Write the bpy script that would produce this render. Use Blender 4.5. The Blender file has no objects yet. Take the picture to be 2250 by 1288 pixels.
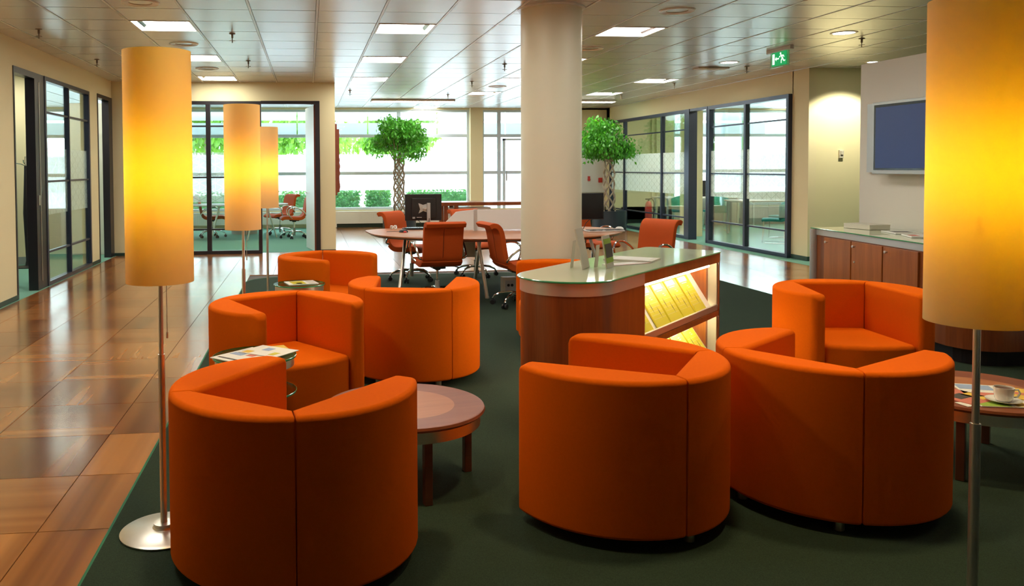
import bpy, bmesh, math, random
from mathutils import Vector, Matrix, Euler
random.seed(7)
PI = math.pi
S = bpy.context.scene
C = S.collection
# ------------------------------------------------------------------ camera
H = 1.45
yaw, pitch, roll = .108, .034, -.006
fw = Vector((math.sin(yaw)*math.cos(pitch), math.cos(yaw)*math.cos(pitch), -math.sin(pitch)))
rt0 = Vector((math.cos(yaw), -math.sin(yaw), 0)); up0 = rt0.cross(fw)
rt = rt0*math.cos(roll)+up0*math.sin(roll); up = -rt0*math.sin(roll)+up0*math.cos(roll)
cd = bpy.data.cameras.new('camera'); cam = bpy.data.objects.new('camera', cd); C.objects.link(cam)
m = Matrix((rt, up, -fw)).transposed().to_4x4(); m.translation = (0, 0, H)
cam.matrix_world = m
cd.sensor_width = 36; cd.lens = 1800/2250*36
cd.shift_x = 252/2250; cd.shift_y = -214.9/2250
cd.clip_start = .05; cd.clip_end = 200
S.camera = cam
# ------------------------------------------------------------------ world, exposure
S.view_settings.view_transform = 'Standard'; S.view_settings.look = 'None'
S.view_settings.gamma = 1; S.view_settings.use_curve_mapping = False
S.view_settings.exposure = 0.0
w = bpy.data.worlds.new('sky'); S.world = w; w.use_nodes = True
w.node_tree.nodes['Background'].inputs[0].default_value = (.80, .91, 1, 1)
w.node_tree.nodes['Background'].inputs[1].default_value = 7.0
LIGHT = 26.0        # strength of the ceiling light diffusers
SPOT = 165
DOWN = 88
# ------------------------------------------------------------------ materials
def nodes(name):
    m_ = bpy.data.materials.new(name); m_.use_nodes = True
    nt = m_.node_tree; b = nt.nodes['Principled BSDF']
    return m_, nt, b
def setp(b, **k):
    for a, v in k.items():
        b.inputs[a.replace('_', ' ')].default_value = v
def col(c): return (c[0], c[1], c[2], 1)
def mat(name, c, rough=.6, metal=0, var=0., scale=8., bump=0., bscale=200., spec=.5, stretch=None, coat=0):
    m_, nt, b = nodes(name)
    setp(b, Base_Color=col(c), Roughness=rough, Metallic=metal)
    b.inputs['Specular IOR Level'].default_value = spec
    if coat: b.inputs['Coat Weight'].default_value = coat; b.inputs['Coat Roughness'].default_value = .08
    tc = nt.nodes.new('ShaderNodeTexCoord'); mp = nt.nodes.new('ShaderNodeMapping')
    nt.links.new(tc.outputs['Object'], mp.inputs[0])
    if stretch: mp.inputs['Scale'].default_value = stretch
    nz = nt.nodes.new('ShaderNodeTexNoise'); nz.inputs['Scale'].default_value = scale; nz.inputs['Detail'].default_value = 4
    nt.links.new(mp.outputs[0], nz.inputs[0])
    mx = nt.nodes.new('ShaderNodeMixRGB'); mx.inputs[1].default_value = col([v*(1-var) for v in c]); mx.inputs[2].default_value = col([min(1, v*(1+var)) for v in c])
    nt.links.new(nz.outputs[0], mx.inputs[0]); nt.links.new(mx.outputs[0], b.inputs['Base Color'])
    if bump:
        n2 = nt.nodes.new('ShaderNodeTexNoise'); n2.inputs['Scale'].default_value = bscale
        nt.links.new(mp.outputs[0], n2.inputs[0])
        bp = nt.nodes.new('ShaderNodeBump'); bp.inputs['Strength'].default_value = bump; bp.inputs['Distance'].default_value = .002
        nt.links.new(n2.outputs[0], bp.inputs['Height']); nt.links.new(bp.outputs[0], b.inputs['Normal'])
    return m_
def emat(name, c, s):
    m_, nt, b = nodes(name)
    setp(b, Base_Color=col(c), Emission_Color=col(c), Emission_Strength=s)
    return m_
def glass(name, tint=(.93, .98, .95), refl=.05, edge=None):
    m_ = bpy.data.materials.new(name); m_.use_nodes = True; nt = m_.node_tree; nt.nodes.clear()
    o = nt.nodes.new('ShaderNodeOutputMaterial'); t = nt.nodes.new('ShaderNodeBsdfTransparent'); t.inputs[0].default_value = col(tint)
    g = nt.nodes.new('ShaderNodeBsdfGlossy'); g.inputs['Roughness'].default_value = .01; g.inputs[0].default_value = (1, 1, 1, 1)
    lw = nt.nodes.new('ShaderNodeLayerWeight'); lw.inputs[0].default_value = .18
    ml = nt.nodes.new('ShaderNodeMath'); ml.operation = 'MULTIPLY_ADD'; ml.inputs[1].default_value = .38; ml.inputs[2].default_value = refl
    nt.links.new(lw.outputs['Fresnel'], ml.inputs[0])
    mx = nt.nodes.new('ShaderNodeMixShader'); nt.links.new(ml.outputs[0], mx.inputs[0]); nt.links.new(t.outputs[0], mx.inputs[1]); nt.links.new(g.outputs[0], mx.inputs[2])
    nt.links.new(mx.outputs[0], o.inputs[0])
    return m_
def wood(name, c1, c2, axis=2, scale=3., fine=60., rough=.35, coat=.3, obj_random=False, world=False):
    m_, nt, b = nodes(name)
    setp(b, Roughness=rough); b.inputs['Coat Weight'].default_value = coat; b.inputs['Coat Roughness'].default_value = .15
    tc = nt.nodes.new('ShaderNodeTexCoord'); mp = nt.nodes.new('ShaderNodeMapping')
    src = tc.outputs['Object']
    if rough > .38: b.inputs['Specular IOR Level'].default_value = .25
    if obj_random:
        oi = nt.nodes.new('ShaderNodeObjectInfo'); ad = nt.nodes.new('ShaderNodeVectorMath'); ad.operation = 'ADD'
        sc = nt.nodes.new('ShaderNodeMath'); sc.operation = 'MULTIPLY'; sc.inputs[1].default_value = 9.
        nt.links.new(oi.outputs['Random'], sc.inputs[0]); nt.links.new(src, ad.inputs[0]); nt.links.new(sc.outputs[0], ad.inputs[1]); src = ad.outputs[0]
    nt.links.new(src, mp.inputs[0])
    s = [1, 1, 1]; s[axis] = .025 if obj_random else .06; mp.inputs['Scale'].default_value = s
    n1 = nt.nodes.new('ShaderNodeTexNoise'); n1.inputs['Scale'].default_value = scale*4; n1.inputs['Detail'].default_value = 1 if obj_random else 3
    n2 = nt.nodes.new('ShaderNodeTexNoise'); n2.inputs['Scale'].default_value = fine*2.; n2.inputs['Detail'].default_value = 1.5 if obj_random else 5
    nt.links.new(mp.outputs[0], n1.inputs[0]); nt.links.new(mp.outputs[0], n2.inputs[0])
    a = nt.nodes.new('ShaderNodeMath'); a.operation = 'MULTIPLY_ADD'; a.inputs[1].default_value = .18 if obj_random else .35
    nt.links.new(n2.outputs[0], a.inputs[0])
    b1 = nt.nodes.new('ShaderNodeMath'); b1.operation = 'MULTIPLY'; b1.inputs[1].default_value = .82 if obj_random else .75; nt.links.new(n1.outputs[0], b1.inputs[0]); nt.links.new(b1.outputs[0], a.inputs[2])
    fac = a.outputs[0]
    if obj_random:
        r2 = nt.nodes.new('ShaderNodeMath'); r2.operation = 'MULTIPLY_ADD'; r2.inputs[1].default_value = .36; r2.inputs[2].default_value = -.18
        nt.links.new(oi.outputs['Random'], r2.inputs[0]); ad2 = nt.nodes.new('ShaderNodeMath'); ad2.operation = 'ADD'
        nt.links.new(fac, ad2.inputs[0]); nt.links.new(r2.outputs[0], ad2.inputs[1]); fac = ad2.outputs[0]
    r = nt.nodes.new('ShaderNodeValToRGB'); r.color_ramp.elements[0].position = .22 if obj_random else .3; r.color_ramp.elements[1].position = .74 if obj_random else .75
    r.color_ramp.elements[0].color = col(c1); r.color_ramp.elements[1].color = col(c2)
    nt.links.new(fac, r.inputs[0]); nt.links.new(r.outputs[0], b.inputs['Base Color'])
    return m_
def shade_mat():
    m_ = bpy.data.materials.new('lamp_shade_fabric'); m_.use_nodes = True; nt = m_.node_tree; nt.nodes.clear()
    o = nt.nodes.new('ShaderNodeOutputMaterial'); d = nt.nodes.new('ShaderNodeBsdfDiffuse'); t = nt.nodes.new('ShaderNodeBsdfTranslucent')
    d.inputs[0].default_value = (.95, .74, .48, 1); t.inputs[0].default_value = (.96, .78, .13, 1)
    tc = nt.nodes.new('ShaderNodeTexCoord'); mp = nt.nodes.new('ShaderNodeMapping'); mp.inputs['Scale'].default_value = (3, 3, 120)
    nz = nt.nodes.new('ShaderNodeTexNoise'); nz.inputs['Scale'].default_value = 3; bp = nt.nodes.new('ShaderNodeBump'); bp.inputs['Strength'].default_value = .1
    nt.links.new(tc.outputs['Object'], mp.inputs[0]); nt.links.new(mp.outputs[0], nz.inputs[0]); nt.links.new(nz.outputs[0], bp.inputs['Height']); nt.links.new(bp.outputs[0], d.inputs['Normal'])
    mx = nt.nodes.new('ShaderNodeMixShader'); mx.inputs[0].default_value = .45
    nt.links.new(d.outputs[0], mx.inputs[1]); nt.links.new(t.outputs[0], mx.inputs[2]); nt.links.new(mx.outputs[0], o.inputs[0])
    return m_
def film_mat(name, opacity, cell):
    # frosted film with a cut-out triangle lattice; coordinates are object space (x along the pane, z up)
    m_ = bpy.data.materials.new(name); m_.use_nodes = True; nt = m_.node_tree; nt.nodes.clear(); L = nt.links.new
    o = nt.nodes.new('ShaderNodeOutputMaterial'); tc = nt.nodes.new('ShaderNodeTexCoord')
    best = None
    for ang in (0, 60, 120):
        dn = nt.nodes.new('ShaderNodeVectorMath'); dn.operation = 'DOT_PRODUCT'
        a = math.radians(ang); dn.inputs[1].default_value = (math.cos(a)/cell, math.cos(a)/cell, math.sin(a)/cell)
        L(tc.outputs['Object'], dn.inputs[0])
        fr = nt.nodes.new('ShaderNodeMath'); fr.operation = 'FRACT'; L(dn.outputs['Value'], fr.inputs[0])
        lt = nt.nodes.new('ShaderNodeMath'); lt.operation = 'LESS_THAN'; lt.inputs[1].default_value = .07; L(fr.outputs[0], lt.inputs[0])
        if best is None: best = lt
        else:
            mxm = nt.nodes.new('ShaderNodeMath'); mxm.operation = 'MAXIMUM'; L(best.outputs[0], mxm.inputs[0]); L(lt.outputs[0], mxm.inputs[1]); best = mxm
    fac = nt.nodes.new('ShaderNodeMath'); fac.operation = 'MULTIPLY_ADD'; fac.inputs[1].default_value = -.3; fac.inputs[2].default_value = opacity; L(best.outputs[0], fac.inputs[0])
    t = nt.nodes.new('ShaderNodeBsdfTransparent'); t.inputs[0].default_value = (.97, 1, 1, 1)
    d = nt.nodes.new('ShaderNodeBsdfDiffuse'); d.inputs[0].default_value = (.85, .9, .9, 1); tl = nt.nodes.new('ShaderNodeBsdfTranslucent'); tl.inputs[0].default_value = (.93, .97, 1, 1)
    m1 = nt.nodes.new('ShaderNodeMixShader'); m1.inputs[0].default_value = .7; L(d.outputs[0], m1.inputs[1]); L(tl.outputs[0], m1.inputs[2])
    m2 = nt.nodes.new('ShaderNodeMixShader'); L(fac.outputs[0], m2.inputs[0]); L(t.outputs[0], m2.inputs[1]); L(m1.outputs[0], m2.inputs[2]); L(m2.outputs[0], o.inputs[0])
    return m_
def leaf_mat(name, c):
    m_ = bpy.data.materials.new(name); m_.use_nodes = True; nt = m_.node_tree; nt.nodes.clear(); L = nt.links.new
    o = nt.nodes.new('ShaderNodeOutputMaterial'); p = nt.nodes.new('ShaderNodeBsdfPrincipled'); t = nt.nodes.new('ShaderNodeBsdfTranslucent')
    tc = nt.nodes.new('ShaderNodeTexCoord'); nz = nt.nodes.new('ShaderNodeTexNoise'); nz.inputs['Scale'].default_value = 9; L(tc.outputs['Object'], nz.inputs[0])
    r = nt.nodes.new('ShaderNodeValToRGB'); r.color_ramp.elements[0].position = .35; r.color_ramp.elements[1].position = .65
    r.color_ramp.elements[0].color = col([v*.55 for v in c]); r.color_ramp.elements[1].color = col([v*1.3 for v in c]); L(nz.outputs[0], r.inputs[0])
    L(r.outputs[0], p.inputs['Base Color']); p.inputs['Roughness'].default_value = .35; t.inputs[0].default_value = (c[0]*1.8+.05, min(1, c[1]*2.0), c[2]*.8, 1)
    mx = nt.nodes.new('ShaderNodeMixShader'); mx.inputs[0].default_value = .35; L(p.outputs[0], mx.inputs[1]); L(t.outputs[0], mx.inputs[2]); L(mx.outputs[0], o.inputs[0])
    return m_
M = dict(
 cream=mat('cream_wall_paint', (.80, .72, .45), .75, var=.03, scale=2, bump=.1, bscale=300),
 khaki=mat('khaki_wall_paint', (.80, .73, .44), .75, var=.03, scale=2, bump=.1, bscale=300),
 white_wall=mat('grey_white_partition_paint', (.74, .70, .62), .7, var=.02, scale=2, bump=.08, bscale=300),
 column=mat('column_paint', (.80, .75, .58), .45, var=.02, scale=1.5, bump=.05, bscale=120),
 ceil=mat('lacquered_metal_ceiling_tile', (.74, .73, .72), .27, metal=.42, var=.04, scale=3, bump=.35, bscale=2.2),
 ceil_back=mat('ceiling_void', (.10, .08, .07), .8),
 ceil_track=mat('ceiling_track', (.72, .70, .66), .35, metal=.5),
 black=mat('black_powder_coat', (.018, .015, .02), .35),
 navy=mat('dark_anodised_frame', (.035, .045, .085), .3, metal=.3),
 greyframe=mat('grey_window_frame', (.60, .70, .78), .4),
 orange=mat('orange_wool_felt', (.72, .120, .003), .9, var=.06, scale=90, bump=.3, bscale=900, spec=.04),
 orange2=mat('orange_upholstery', (.52, .078, .008), .7, var=.05, scale=60, bump=.2, bscale=700, spec=.25),
 seam=mat('dark_seam', (.10, .015, .003), .9),
 chrome=mat('polished_chrome', (.82, .82, .80), .08, metal=1),
 steel=mat('brushed_steel', (.78, .75, .68), .34, metal=1, var=.05, scale=40, stretch=(1, 1, .05)),
 alu=mat('brushed_aluminium', (.66, .67, .67), .38, metal=.8),
 plastic=mat('black_plastic', (.012, .012, .014), .4),
 plastic_b=mat('glossy_black_plastic', (.008, .008, .010), .18),
 carpet=mat('dark_green_carpet', (.034, .054, .036), .95, var=.6, scale=260, bump=1., bscale=600, spec=.1),
 carpet2=mat('office_green_carpet', (.17, .36, .28), .95, var=.25, scale=260, bump=.6, bscale=600, spec=.1),
 edge=mat('green_carpet_edge', (.03, .20, .10), .8),
 base=mat('green_baseboard', (.02, .055, .04), .5),
 greybase=mat('grey_baseboard', (.28, .31, .30), .5),
 floor=wood('cherry_veneer_floor', (.16, .040, .007), (.52, .20, .042), axis=1, scale=2.2, fine=16, rough=.19, coat=.55, obj_random=True),
 floor2=wood('cherry_veneer_floor_far', (.26, .085, .022), (.46, .19, .055), axis=1, scale=.8, fine=20, rough=.17, coat=.55),
 wood_r=wood('red_cherry_veneer', (.14, .030, .010), (.30, .085, .022), axis=2, scale=2.5, fine=50, rough=.3, coat=.25),
 wood_c=wood('orange_cherry_veneer', (.24, .06, .012), (.50, .15, .03), axis=2, scale=2., fine=40, rough=.32, coat=.25),
 wood_t=wood('dark_cherry_tabletop', (.17, .040, .016), (.29, .085, .032), axis=0, scale=2.2, fine=50, rough=.4, coat=.08),
 wood_i=wood('light_cherry_inlay', (.32, .10, .035), (.46, .17, .06), axis=0, scale=2.2, fine=50, rough=.4, coat=.08),
 wood_d=wood('walnut_table_edge', (.07, .025, .012), (.14, .045, .02), axis=0, rough=.35),
 carved=mat('carved_red_wood', (.24, .055, .025), .6, var=.3, scale=15),
 paper=mat('white_paper', (.80, .78, .72), .6), white=mat('white_lacquer', (.80, .80, .78), .35),
 door_white=mat('white_door', (.72, .74, .70), .4), print_b=mat('blue_print', (.30, .40, .60), .6), print_r=mat('red_print', (.62, .18, .12), .6),
 print_g=mat('green_print', (.30, .46, .05), .6), print_y=mat('yellow_print', (.75, .50, .06), .6), print_k=mat('dark_print', (.06, .05, .04), .6),
 lime=mat('lime_yellow_cover', (.62, .56, .03), .4), card=mat('leaflet_card', (.66, .62, .52), .6),
 porcelain=mat('white_porcelain', (.82, .80, .75), .12, coat=.5),
 glass=glass('clear_glass'), glass_w=glass('facade_glass', (.96, 1, 1), .02), gtop=glass('green_glass_plate', (.62, .86, .72), .08),
 gedge=mat('green_glass_edge', (.05, .36, .16), .15, coat=.5),
 ctop=mat('pale_green_back_painted_glass', (.74, .80, .56), .06, coat=.3, spec=.6),
 shade=shade_mat(), film=film_mat('frosted_film', .72, .13), film_w=film_mat('facade_frosted_film', .93, .2),
 lamp_l=emat('lamp_bulb_glow', (1, .92, .38), 56), light=emat('ceiling_light_diffuser', (1, .97, .86), LIGHT), strip=emat('display_light_tube', (1, .92, .60), 38),
 dark_bowl=mat('speaker_grille', (.30, .20, .09), .5), ring=mat('white_trim_ring', (.8, .78, .74), .3),
 spr=mat('sprinkler_metal', (.20, .15, .11), .4, metal=.8),
 leaf=leaf_mat('ficus_leaf', (.07, .30, .035)), leaf2=leaf_mat('garden_leaf', (.16, .34, .06)), hedge=leaf_mat('hedge_leaf', (.06, .20, .07)),
 bark=mat('pale_bark', (.34, .28, .21), .8, var=.2, scale=20, bump=.4, bscale=60), pot=mat('dark_planter', (.02, .035, .05), .35), soil=mat('soil', (.03, .02, .012), .9),
 teal=mat('teal_upholstery', (.01, .26, .25), .6), green_sign=emat('exit_green', (.0, .36, .10), .8), white_sign=emat('exit_white', (.9, 1, .92), 1.6),
 screen=mat('television_screen', (.035, .075, .26), .45), silver=mat('silver_plastic', (.50, .52, .52), .35, metal=.4),
 beigep=mat('beige_plastic', (.62, .58, .46), .5), red=mat('red_enamel', (.65, .04, .03), .35),
 pave=mat('pale_paving', (.80, .82, .82), .9, var=.05), awning=mat('pale_blue_awning', (.74, .83, .90), .6), radi=mat('radiator_enamel', (.88, .90, .86), .4),
 grey=mat('grey_laminate', (.36, .37, .34), .5), wfence=mat('white_fence', (.92, .93, .95), .7),
)
# ------------------------------------------------------------------ mesh helpers
class MB:
    def __init__(s): s.b = bmesh.new()
    def box(s, x0, x1, y0, y1, z0, z1, mtx=None, mi=0):
        vs = [s.b.verts.new(v) for v in [(x0, y0, z0), (x1, y0, z0), (x1, y1, z0), (x0, y1, z0), (x0, y0, z1), (x1, y0, z1), (x1, y1, z1), (x0, y1, z1)]]
        for f in [(3, 2, 1, 0), (4, 5, 6, 7), (0, 1, 5, 4), (1, 2, 6, 5), (2, 3, 7, 6), (3, 0, 4, 7)]:
            fc = s.b.faces.new([vs[i] for i in f]); fc.material_index = mi
        if mtx is not None:
            for v in vs: v.co = mtx @ v.co
        return s
    def prism(s, pts, z0, z1, mi=0):
        a = [s.b.verts.new((p[0], p[1], z0)) for p in pts]; t = [s.b.verts.new((p[0], p[1], z1)) for p in pts]
        s.b.faces.new(a[::-1]).material_index = mi; s.b.faces.new(t).material_index = mi; n = len(pts)
        for i in range(n):
            s.b.faces.new((a[i], a[(i+1) % n], t[(i+1) % n], t[i])).material_index = mi
        return s
    def lathe(s, prof, n=32, c=(0, 0, 0), mi=0, close=False):
        rings = []
        for r, z in prof:
            if r < 1e-6: rings.append([s.b.verts.new((c[0], c[1], c[2]+z))])
            else: rings.append([s.b.verts.new((c[0]+r*math.cos(2*PI*i/n), c[1]+r*math.sin(2*PI*i/n), c[2]+z)) for i in range(n)])
        prs = list(zip(rings[:-1], rings[1:]))
        if close: prs.append((rings[-1], rings[0]))
        for A, B in prs:
            for i in range(n):
                j = (i+1) % n
                if len(A) == 1 and len(B) == 1: continue
                if len(A) == 1: f = (A[0], B[j], B[i])
                elif len(B) == 1: f = (A[i], A[j], B[0])
                else: f = (A[i], A[j], B[j], B[i])
                s.b.faces.new(f).material_index = mi
        return s
    def cyl(s, r, z0, z1, n=24, c=(0, 0), mi=0): return s.lathe([(0, z0), (r, z0), (r, z1), (0, z1)], n, (c[0], c[1], 0), mi)
    def tube(s, pts, r, n=8, closed=False, mi=0):
        P = [Vector(p) for p in pts]; k = len(P); rings = []; prev = None
        for i in range(k):
            if closed: d = P[(i+1) % k]-P[i-1]
            else: d = P[min(i+1, k-1)]-P[max(i-1, 0)]
            d.normalize()
            ref = prev if prev is not None else (Vector((0, 0, 1)) if abs(d.z) < .9 else Vector((1, 0, 0)))
            u = (ref-d*ref.dot(d)); u.normalize(); v = d.cross(u); prev = u
            rr = r[i] if isinstance(r, (list, tuple)) else r
            rings.append([s.b.verts.new(P[i]+(u*math.cos(2*PI*j/n)+v*math.sin(2*PI*j/n))*rr) for j in range(n)])
        rng = range(k if closed else k-1)
        for i in rng:
            A, B = rings[i], rings[(i+1) % k]
            for j in range(n): s.b.faces.new((A[j], A[(j+1) % n], B[(j+1) % n], B[j])).material_index = mi
        if not closed:
            s.b.faces.new(rings[0][::-1]).material_index = mi; s.b.faces.new(rings[-1]).material_index = mi
        return s
    def ribbon(s, prof, x0, x1, th, mi=0):
        # prof: (y,z) centre line, extruded along x with thickness th
        n = len(prof); off = []
        for i in range(n):
            a = Vector(prof[max(i-1, 0)]); b_ = Vector(prof[min(i+1, n-1)]); d = (b_-a).normalized(); off.append(Vector((-d.y, d.x)))
        t_ = [th[i] if isinstance(th, (list, tuple)) else th for i in range(n)]
        up_ = [Vector(prof[i])+off[i]*t_[i]/2 for i in range(n)]; dn = [Vector(prof[i])-off[i]*t_[i]/2 for i in range(n)]
        loop = up_+dn[::-1]
        A = [s.b.verts.new((x0, p.x, p.y)) for p in loop]; B = [s.b.verts.new((x1, p.x, p.y)) for p in loop]; k = len(loop)
        for i in range(k): s.b.faces.new((A[i], A[(i+1) % k], B[(i+1) % k], B[i])).material_index = mi
        for i in range(n-1):
            s.b.faces.new((A[i], A[k-1-i], A[k-2-i], A[i+1])).material_index = mi; s.b.faces.new((B[i], B[i+1], B[k-2-i], B[k-1-i])).material_index = mi
        return s
    def xf(s, mtx):
        for v in s.b.verts: v.co = mtx @ v.co
        return s
    def build(s, name, m_, parent=None, smooth=False, bevel=0, seg=2, loc=None, angle=35):
        bmesh.ops.recalc_face_normals(s.b, faces=s.b.faces[:])
        me = bpy.data.meshes.new(name); s.b.to_mesh(me); s.b.free()
        for q in (m_ if isinstance(m_, (list, tuple)) else [m_]): me.materials.append(M[q])
        if smooth:
            me.polygons.foreach_set('use_smooth', [True]*len(me.polygons)); me.set_sharp_from_angle(angle=math.radians(angle))
        o = bpy.data.objects.new(name, me); C.objects.link(o)
        if parent is not None: o.parent = parent
        if loc is not None: o.location = loc
        if bevel:
            bv = o.modifiers.new('bevel', 'BEVEL'); bv.width = bevel; bv.segments = seg; bv.limit_method = 'ANGLE'; bv.angle_limit = math.radians(40)
            bv.harden_normals = True; me.polygons.foreach_set('use_smooth', [True]*len(me.polygons)); me.set_sharp_from_angle(angle=math.radians(180))
        return o
def struct(o): o['kind'] = 'structure'; return o
def tag(o, label, cat, group=None):
    o['label'] = label; o['category'] = cat
    if group: o['group'] = group
    return o
def thing(name, label, cat, loc=(0, 0, 0), rz=0, group=None):
    o = bpy.data.objects.new(name, None); C.objects.link(o); o.location = loc; o.rotation_euler = (0, 0, rz); o.empty_display_size = .05
    return tag(o, label, cat, group)
def sempty(name, loc=(0, 0, 0), rz=0):
    o = bpy.data.objects.new(name, None); C.objects.link(o); o.location = loc; o.rotation_euler = (0, 0, rz); o.empty_display_size = .05
    return struct(o)
def kids(o): return [c for c in list(C.objects) if c.parent == o]
def dup(root, loc, rz, label=None, group=None):
    r = root.copy(); C.objects.link(r); r.location = loc; r.rotation_euler = (0, 0, rz)
    if label: r['label'] = label
    if group: r['group'] = group
    for ch in kids(root):
        c = ch.copy(); C.objects.link(c); c.parent = r
        for g in kids(ch):
            d = g.copy(); C.objects.link(d); d.parent = c
    return r
def share(o, loc, rz=0, parent=None):
    c = o.copy(); C.objects.link(c); c.location = loc; c.rotation_euler = (0, 0, rz)
    if parent is not None: c.parent = parent
    return c
def T3(x, y, z): return Matrix.Translation((x, y, z))
def RZ(a): return Matrix.Rotation(a, 4, 'Z')
def RX(a): return Matrix.Rotation(a, 4, 'X')
def RY(a): return Matrix.Rotation(a, 4, 'Y')
# ------------------------------------------------------------------ structure
CEIL = 2.90
T = .61156
YB = 19.9          # facade
# ---- floor: base slab, wood tiles, carpets
fl = struct(MB().box(-9, 14, -5, YB+.1, -.12, -.010).build('floor', 'ceil_back'))
g = .0022; FT = .6045; h_ = FT/2
mbt = MB().box(-h_+g, h_-g, -h_+g, h_-g, -.010, 0); tile0 = mbt.build('floor_tile', 'floor', fl)
first = True
FX = -.485; FY = 3.367-.5*T*0
def is_wood(x, y):
    if x < -3.4 or x > 7.2 or y > YB+.1: return False
    if y > 14.2 and x < .30: return False
    if x < -.80: return y > .3
    if y > 10.95: return True
    return x > 5.13 and y > 7.7
far = MB(); cnt = 0
for i in range(-6, 15):
    for j in range(-6, 34):
        x = -1.092+h_+i*FT; y = 3.367+h_+j*FT
        if not is_wood(x if i != 0 else -.9, y): continue
        near = (x < -.5 and y < 13.6 and y > 1.0) or (x >= -.5 and y < 13.0)
        x1 = None
        if i == 0 and y < 10.95:      # column of tiles cut by the carpet edge
            if near:
                MB().box(-h_+g, -.80-x, -h_+g, h_-g, -.010, 0).build('floor_tile', 'floor', fl, loc=(x, y, 0)); cnt += 1
            continue
        if near:
            if first: tile0.location = (x, y, 0); tile0.rotation_euler[2] = (PI/2 if (i+j) % 2 else 0); first = False
            else: share(tile0, (x, y, 0), (PI/2 if (i+j) % 2 else 0)+(PI if random.random() < .5 else 0), fl)
            cnt += 1
        else: far.box(x-h_+g, x+h_-g, y-h_+g, min(y+h_-g, YB), -.010, 0)
o = far.build('far_floor_tiles', 'floor2', fl); o['kind'] = 'stuff'
# lounge carpet
pts = [(-.80, -4.5), (5.13, -4.5), (5.40, -4.5), (5.40, 7.72), (5.13, 7.72), (5.13, 10.92), (-.35, 10.92)]
for k in range(1, 6):
    a = math.radians(90+90*k/5); pts.append((-.35+.45*math.cos(a), 10.47+.45*math.sin(a)))
struct(MB().prism(pts, -.008, .006).build('floor_lounge_carpet', 'carpet'))
ed = [(-.806, -4.5)]+[(-.35+.456*math.cos(math.radians(180-90*k/6)), 10.47+.456*math.sin(math.radians(180-90*k/6))) for k in range(7)]+[(5.136, 10.926), (5.136, 7.73)]
struct(MB().tube([(p[0], p[1], .001) for p in ed], .0065, 6).build('trim_1', 'edge'))
struct(MB().prism([(7.15, 10.5), (7.15, 20), (13, 20), (13, 7.7), (8, 7.7), (6.83, 10.5)], -.010, .003).build('floor_right_carpet', 'carpet2'))
struct(MB().box(-9, -3.2, -2, 14.2, -.010, .003).box(-9, .46, 14.2, 19.9, -.010, .003).build('floor_left_carpet', 'carpet2'))
# ---- ceiling: void, panels, tracks
ce = struct(MB().box(-9, 14, -5, YB+.1, CEIL+.11, CEIL+.20).build('ceiling', 'ceil_back'))
def colx(c): return (c+.156)*T
def rowy(r): return (12.52+r)*T
lights = {(-3, 1), (-3, 5), (-3, 9), (1, 1), (1, 5), (1, 9), (5, 1), (5, 5), (5, 9), (5, 13), (9, 9), (9, 13)}
office_lights = {(15, 8): 'nearest in the right office', (15, 12): 'middle of the right office', (15, 16): 'farthest in the right office', (-8, 3): 'left office, nearer', (-8, 7): 'left office, by the coat stand', (-7, 9): 'left office, beyond the cream wall', (13, 9): 'right office, next to the khaki corner', (13, 14): 'right office, next to the doorway', (18, 10): 'right office, far side near', (18, 15): 'right office, far side deep', (-4, 12): 'meeting room, left', (-1, 12): 'meeting room, by the door'}  # left office, meeting room and far-side lights are added to brighten those rooms
hidden_lights = {(-3, -3), (1, -3), (5, -3), (-3, -7), (9, -7)}
gp = .007
panel0 = MB().box(gp*2, T-gp*2, gp, T-gp, 0, .018).build('ceiling_panel', 'ceil', ce)
first = True; farp = MB(); npan = 0
for c in range(-14, 21):
    for r in range(-28, 21):
        if (c, r) in lights or (c, r) in hidden_lights or (c, r) in office_lights: continue
        if (c, r) == (4, 19): continue
        x, y = colx(c), rowy(r)
        if y > YB-.1 or x > 13.5: continue
        near = -3 > -99 and -2 <= r <= 11 and -6 <= c <= 11 and not (y > 14.3 and x < .4)
        if near:
            npan += 1
            if first: panel0.location = (x, y, CEIL); first = False
            else:
                q = share(panel0, (x, y, CEIL), 0, ce); q.rotation_euler = (random.uniform(-.0012, .0012), random.uniform(-.0012, .0012), 0)
        else: farp.box(x+gp*2, x+T-gp*2, y+gp, min(y+T-gp, YB+.05), CEIL, CEIL+.018)
o = farp.build('far_ceiling_panels', 'ceil', ce); o['kind'] = 'stuff'
for c in range(-5, 13):
    x = colx(c); MB().box(x-.010, x+.010, 4.5, 19.8, CEIL-.004, CEIL+.016).build('ceiling_track', 'ceil_track', ce)
# ---- left wall X=-3.23 with openings
XL = -3.23
wl = MB()
def wbox(a, b, c, d): wl.box(XL-.12, XL, a, b, c, d)
wbox(-5, 9.47, 0, CEIL); wbox(9.47, 12.60, 2.60, CEIL); wbox(12.60, 13.10, 0, CEIL); wbox(13.10, 14.03, 2.62, CEIL)
struct(wl.build('wall_left', 'cream'))
struct(MB().box(XL, XL+.012, -5, 9.47, 0, .055).box(XL, XL+.012, 12.62, 13.08, 0, .055).build('baseboard_left', 'base'))
# back-left wall Y=14.05 (meeting room front)
YM = 14.05
struct(MB().box(XL-.12, -2.08, YM, YM+.12, 0, CEIL).box(-2.08, .20, YM, YM+.12, 2.58, CEIL).box(.20, .46, YM, YM+.12, 0, CEIL).build('wall_meeting_room', 'cream'))
struct(MB().box(XL+.01, -2.1, YM-.012, YM, 0, .05).box(.2, .46, YM-.012, YM, 0, .05).build('baseboard_meeting_room', 'base'))
struct(MB().box(.34, .46, YM+.12, YB, 0, CEIL).build('wall_meeting_side', 'cream'))
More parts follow.
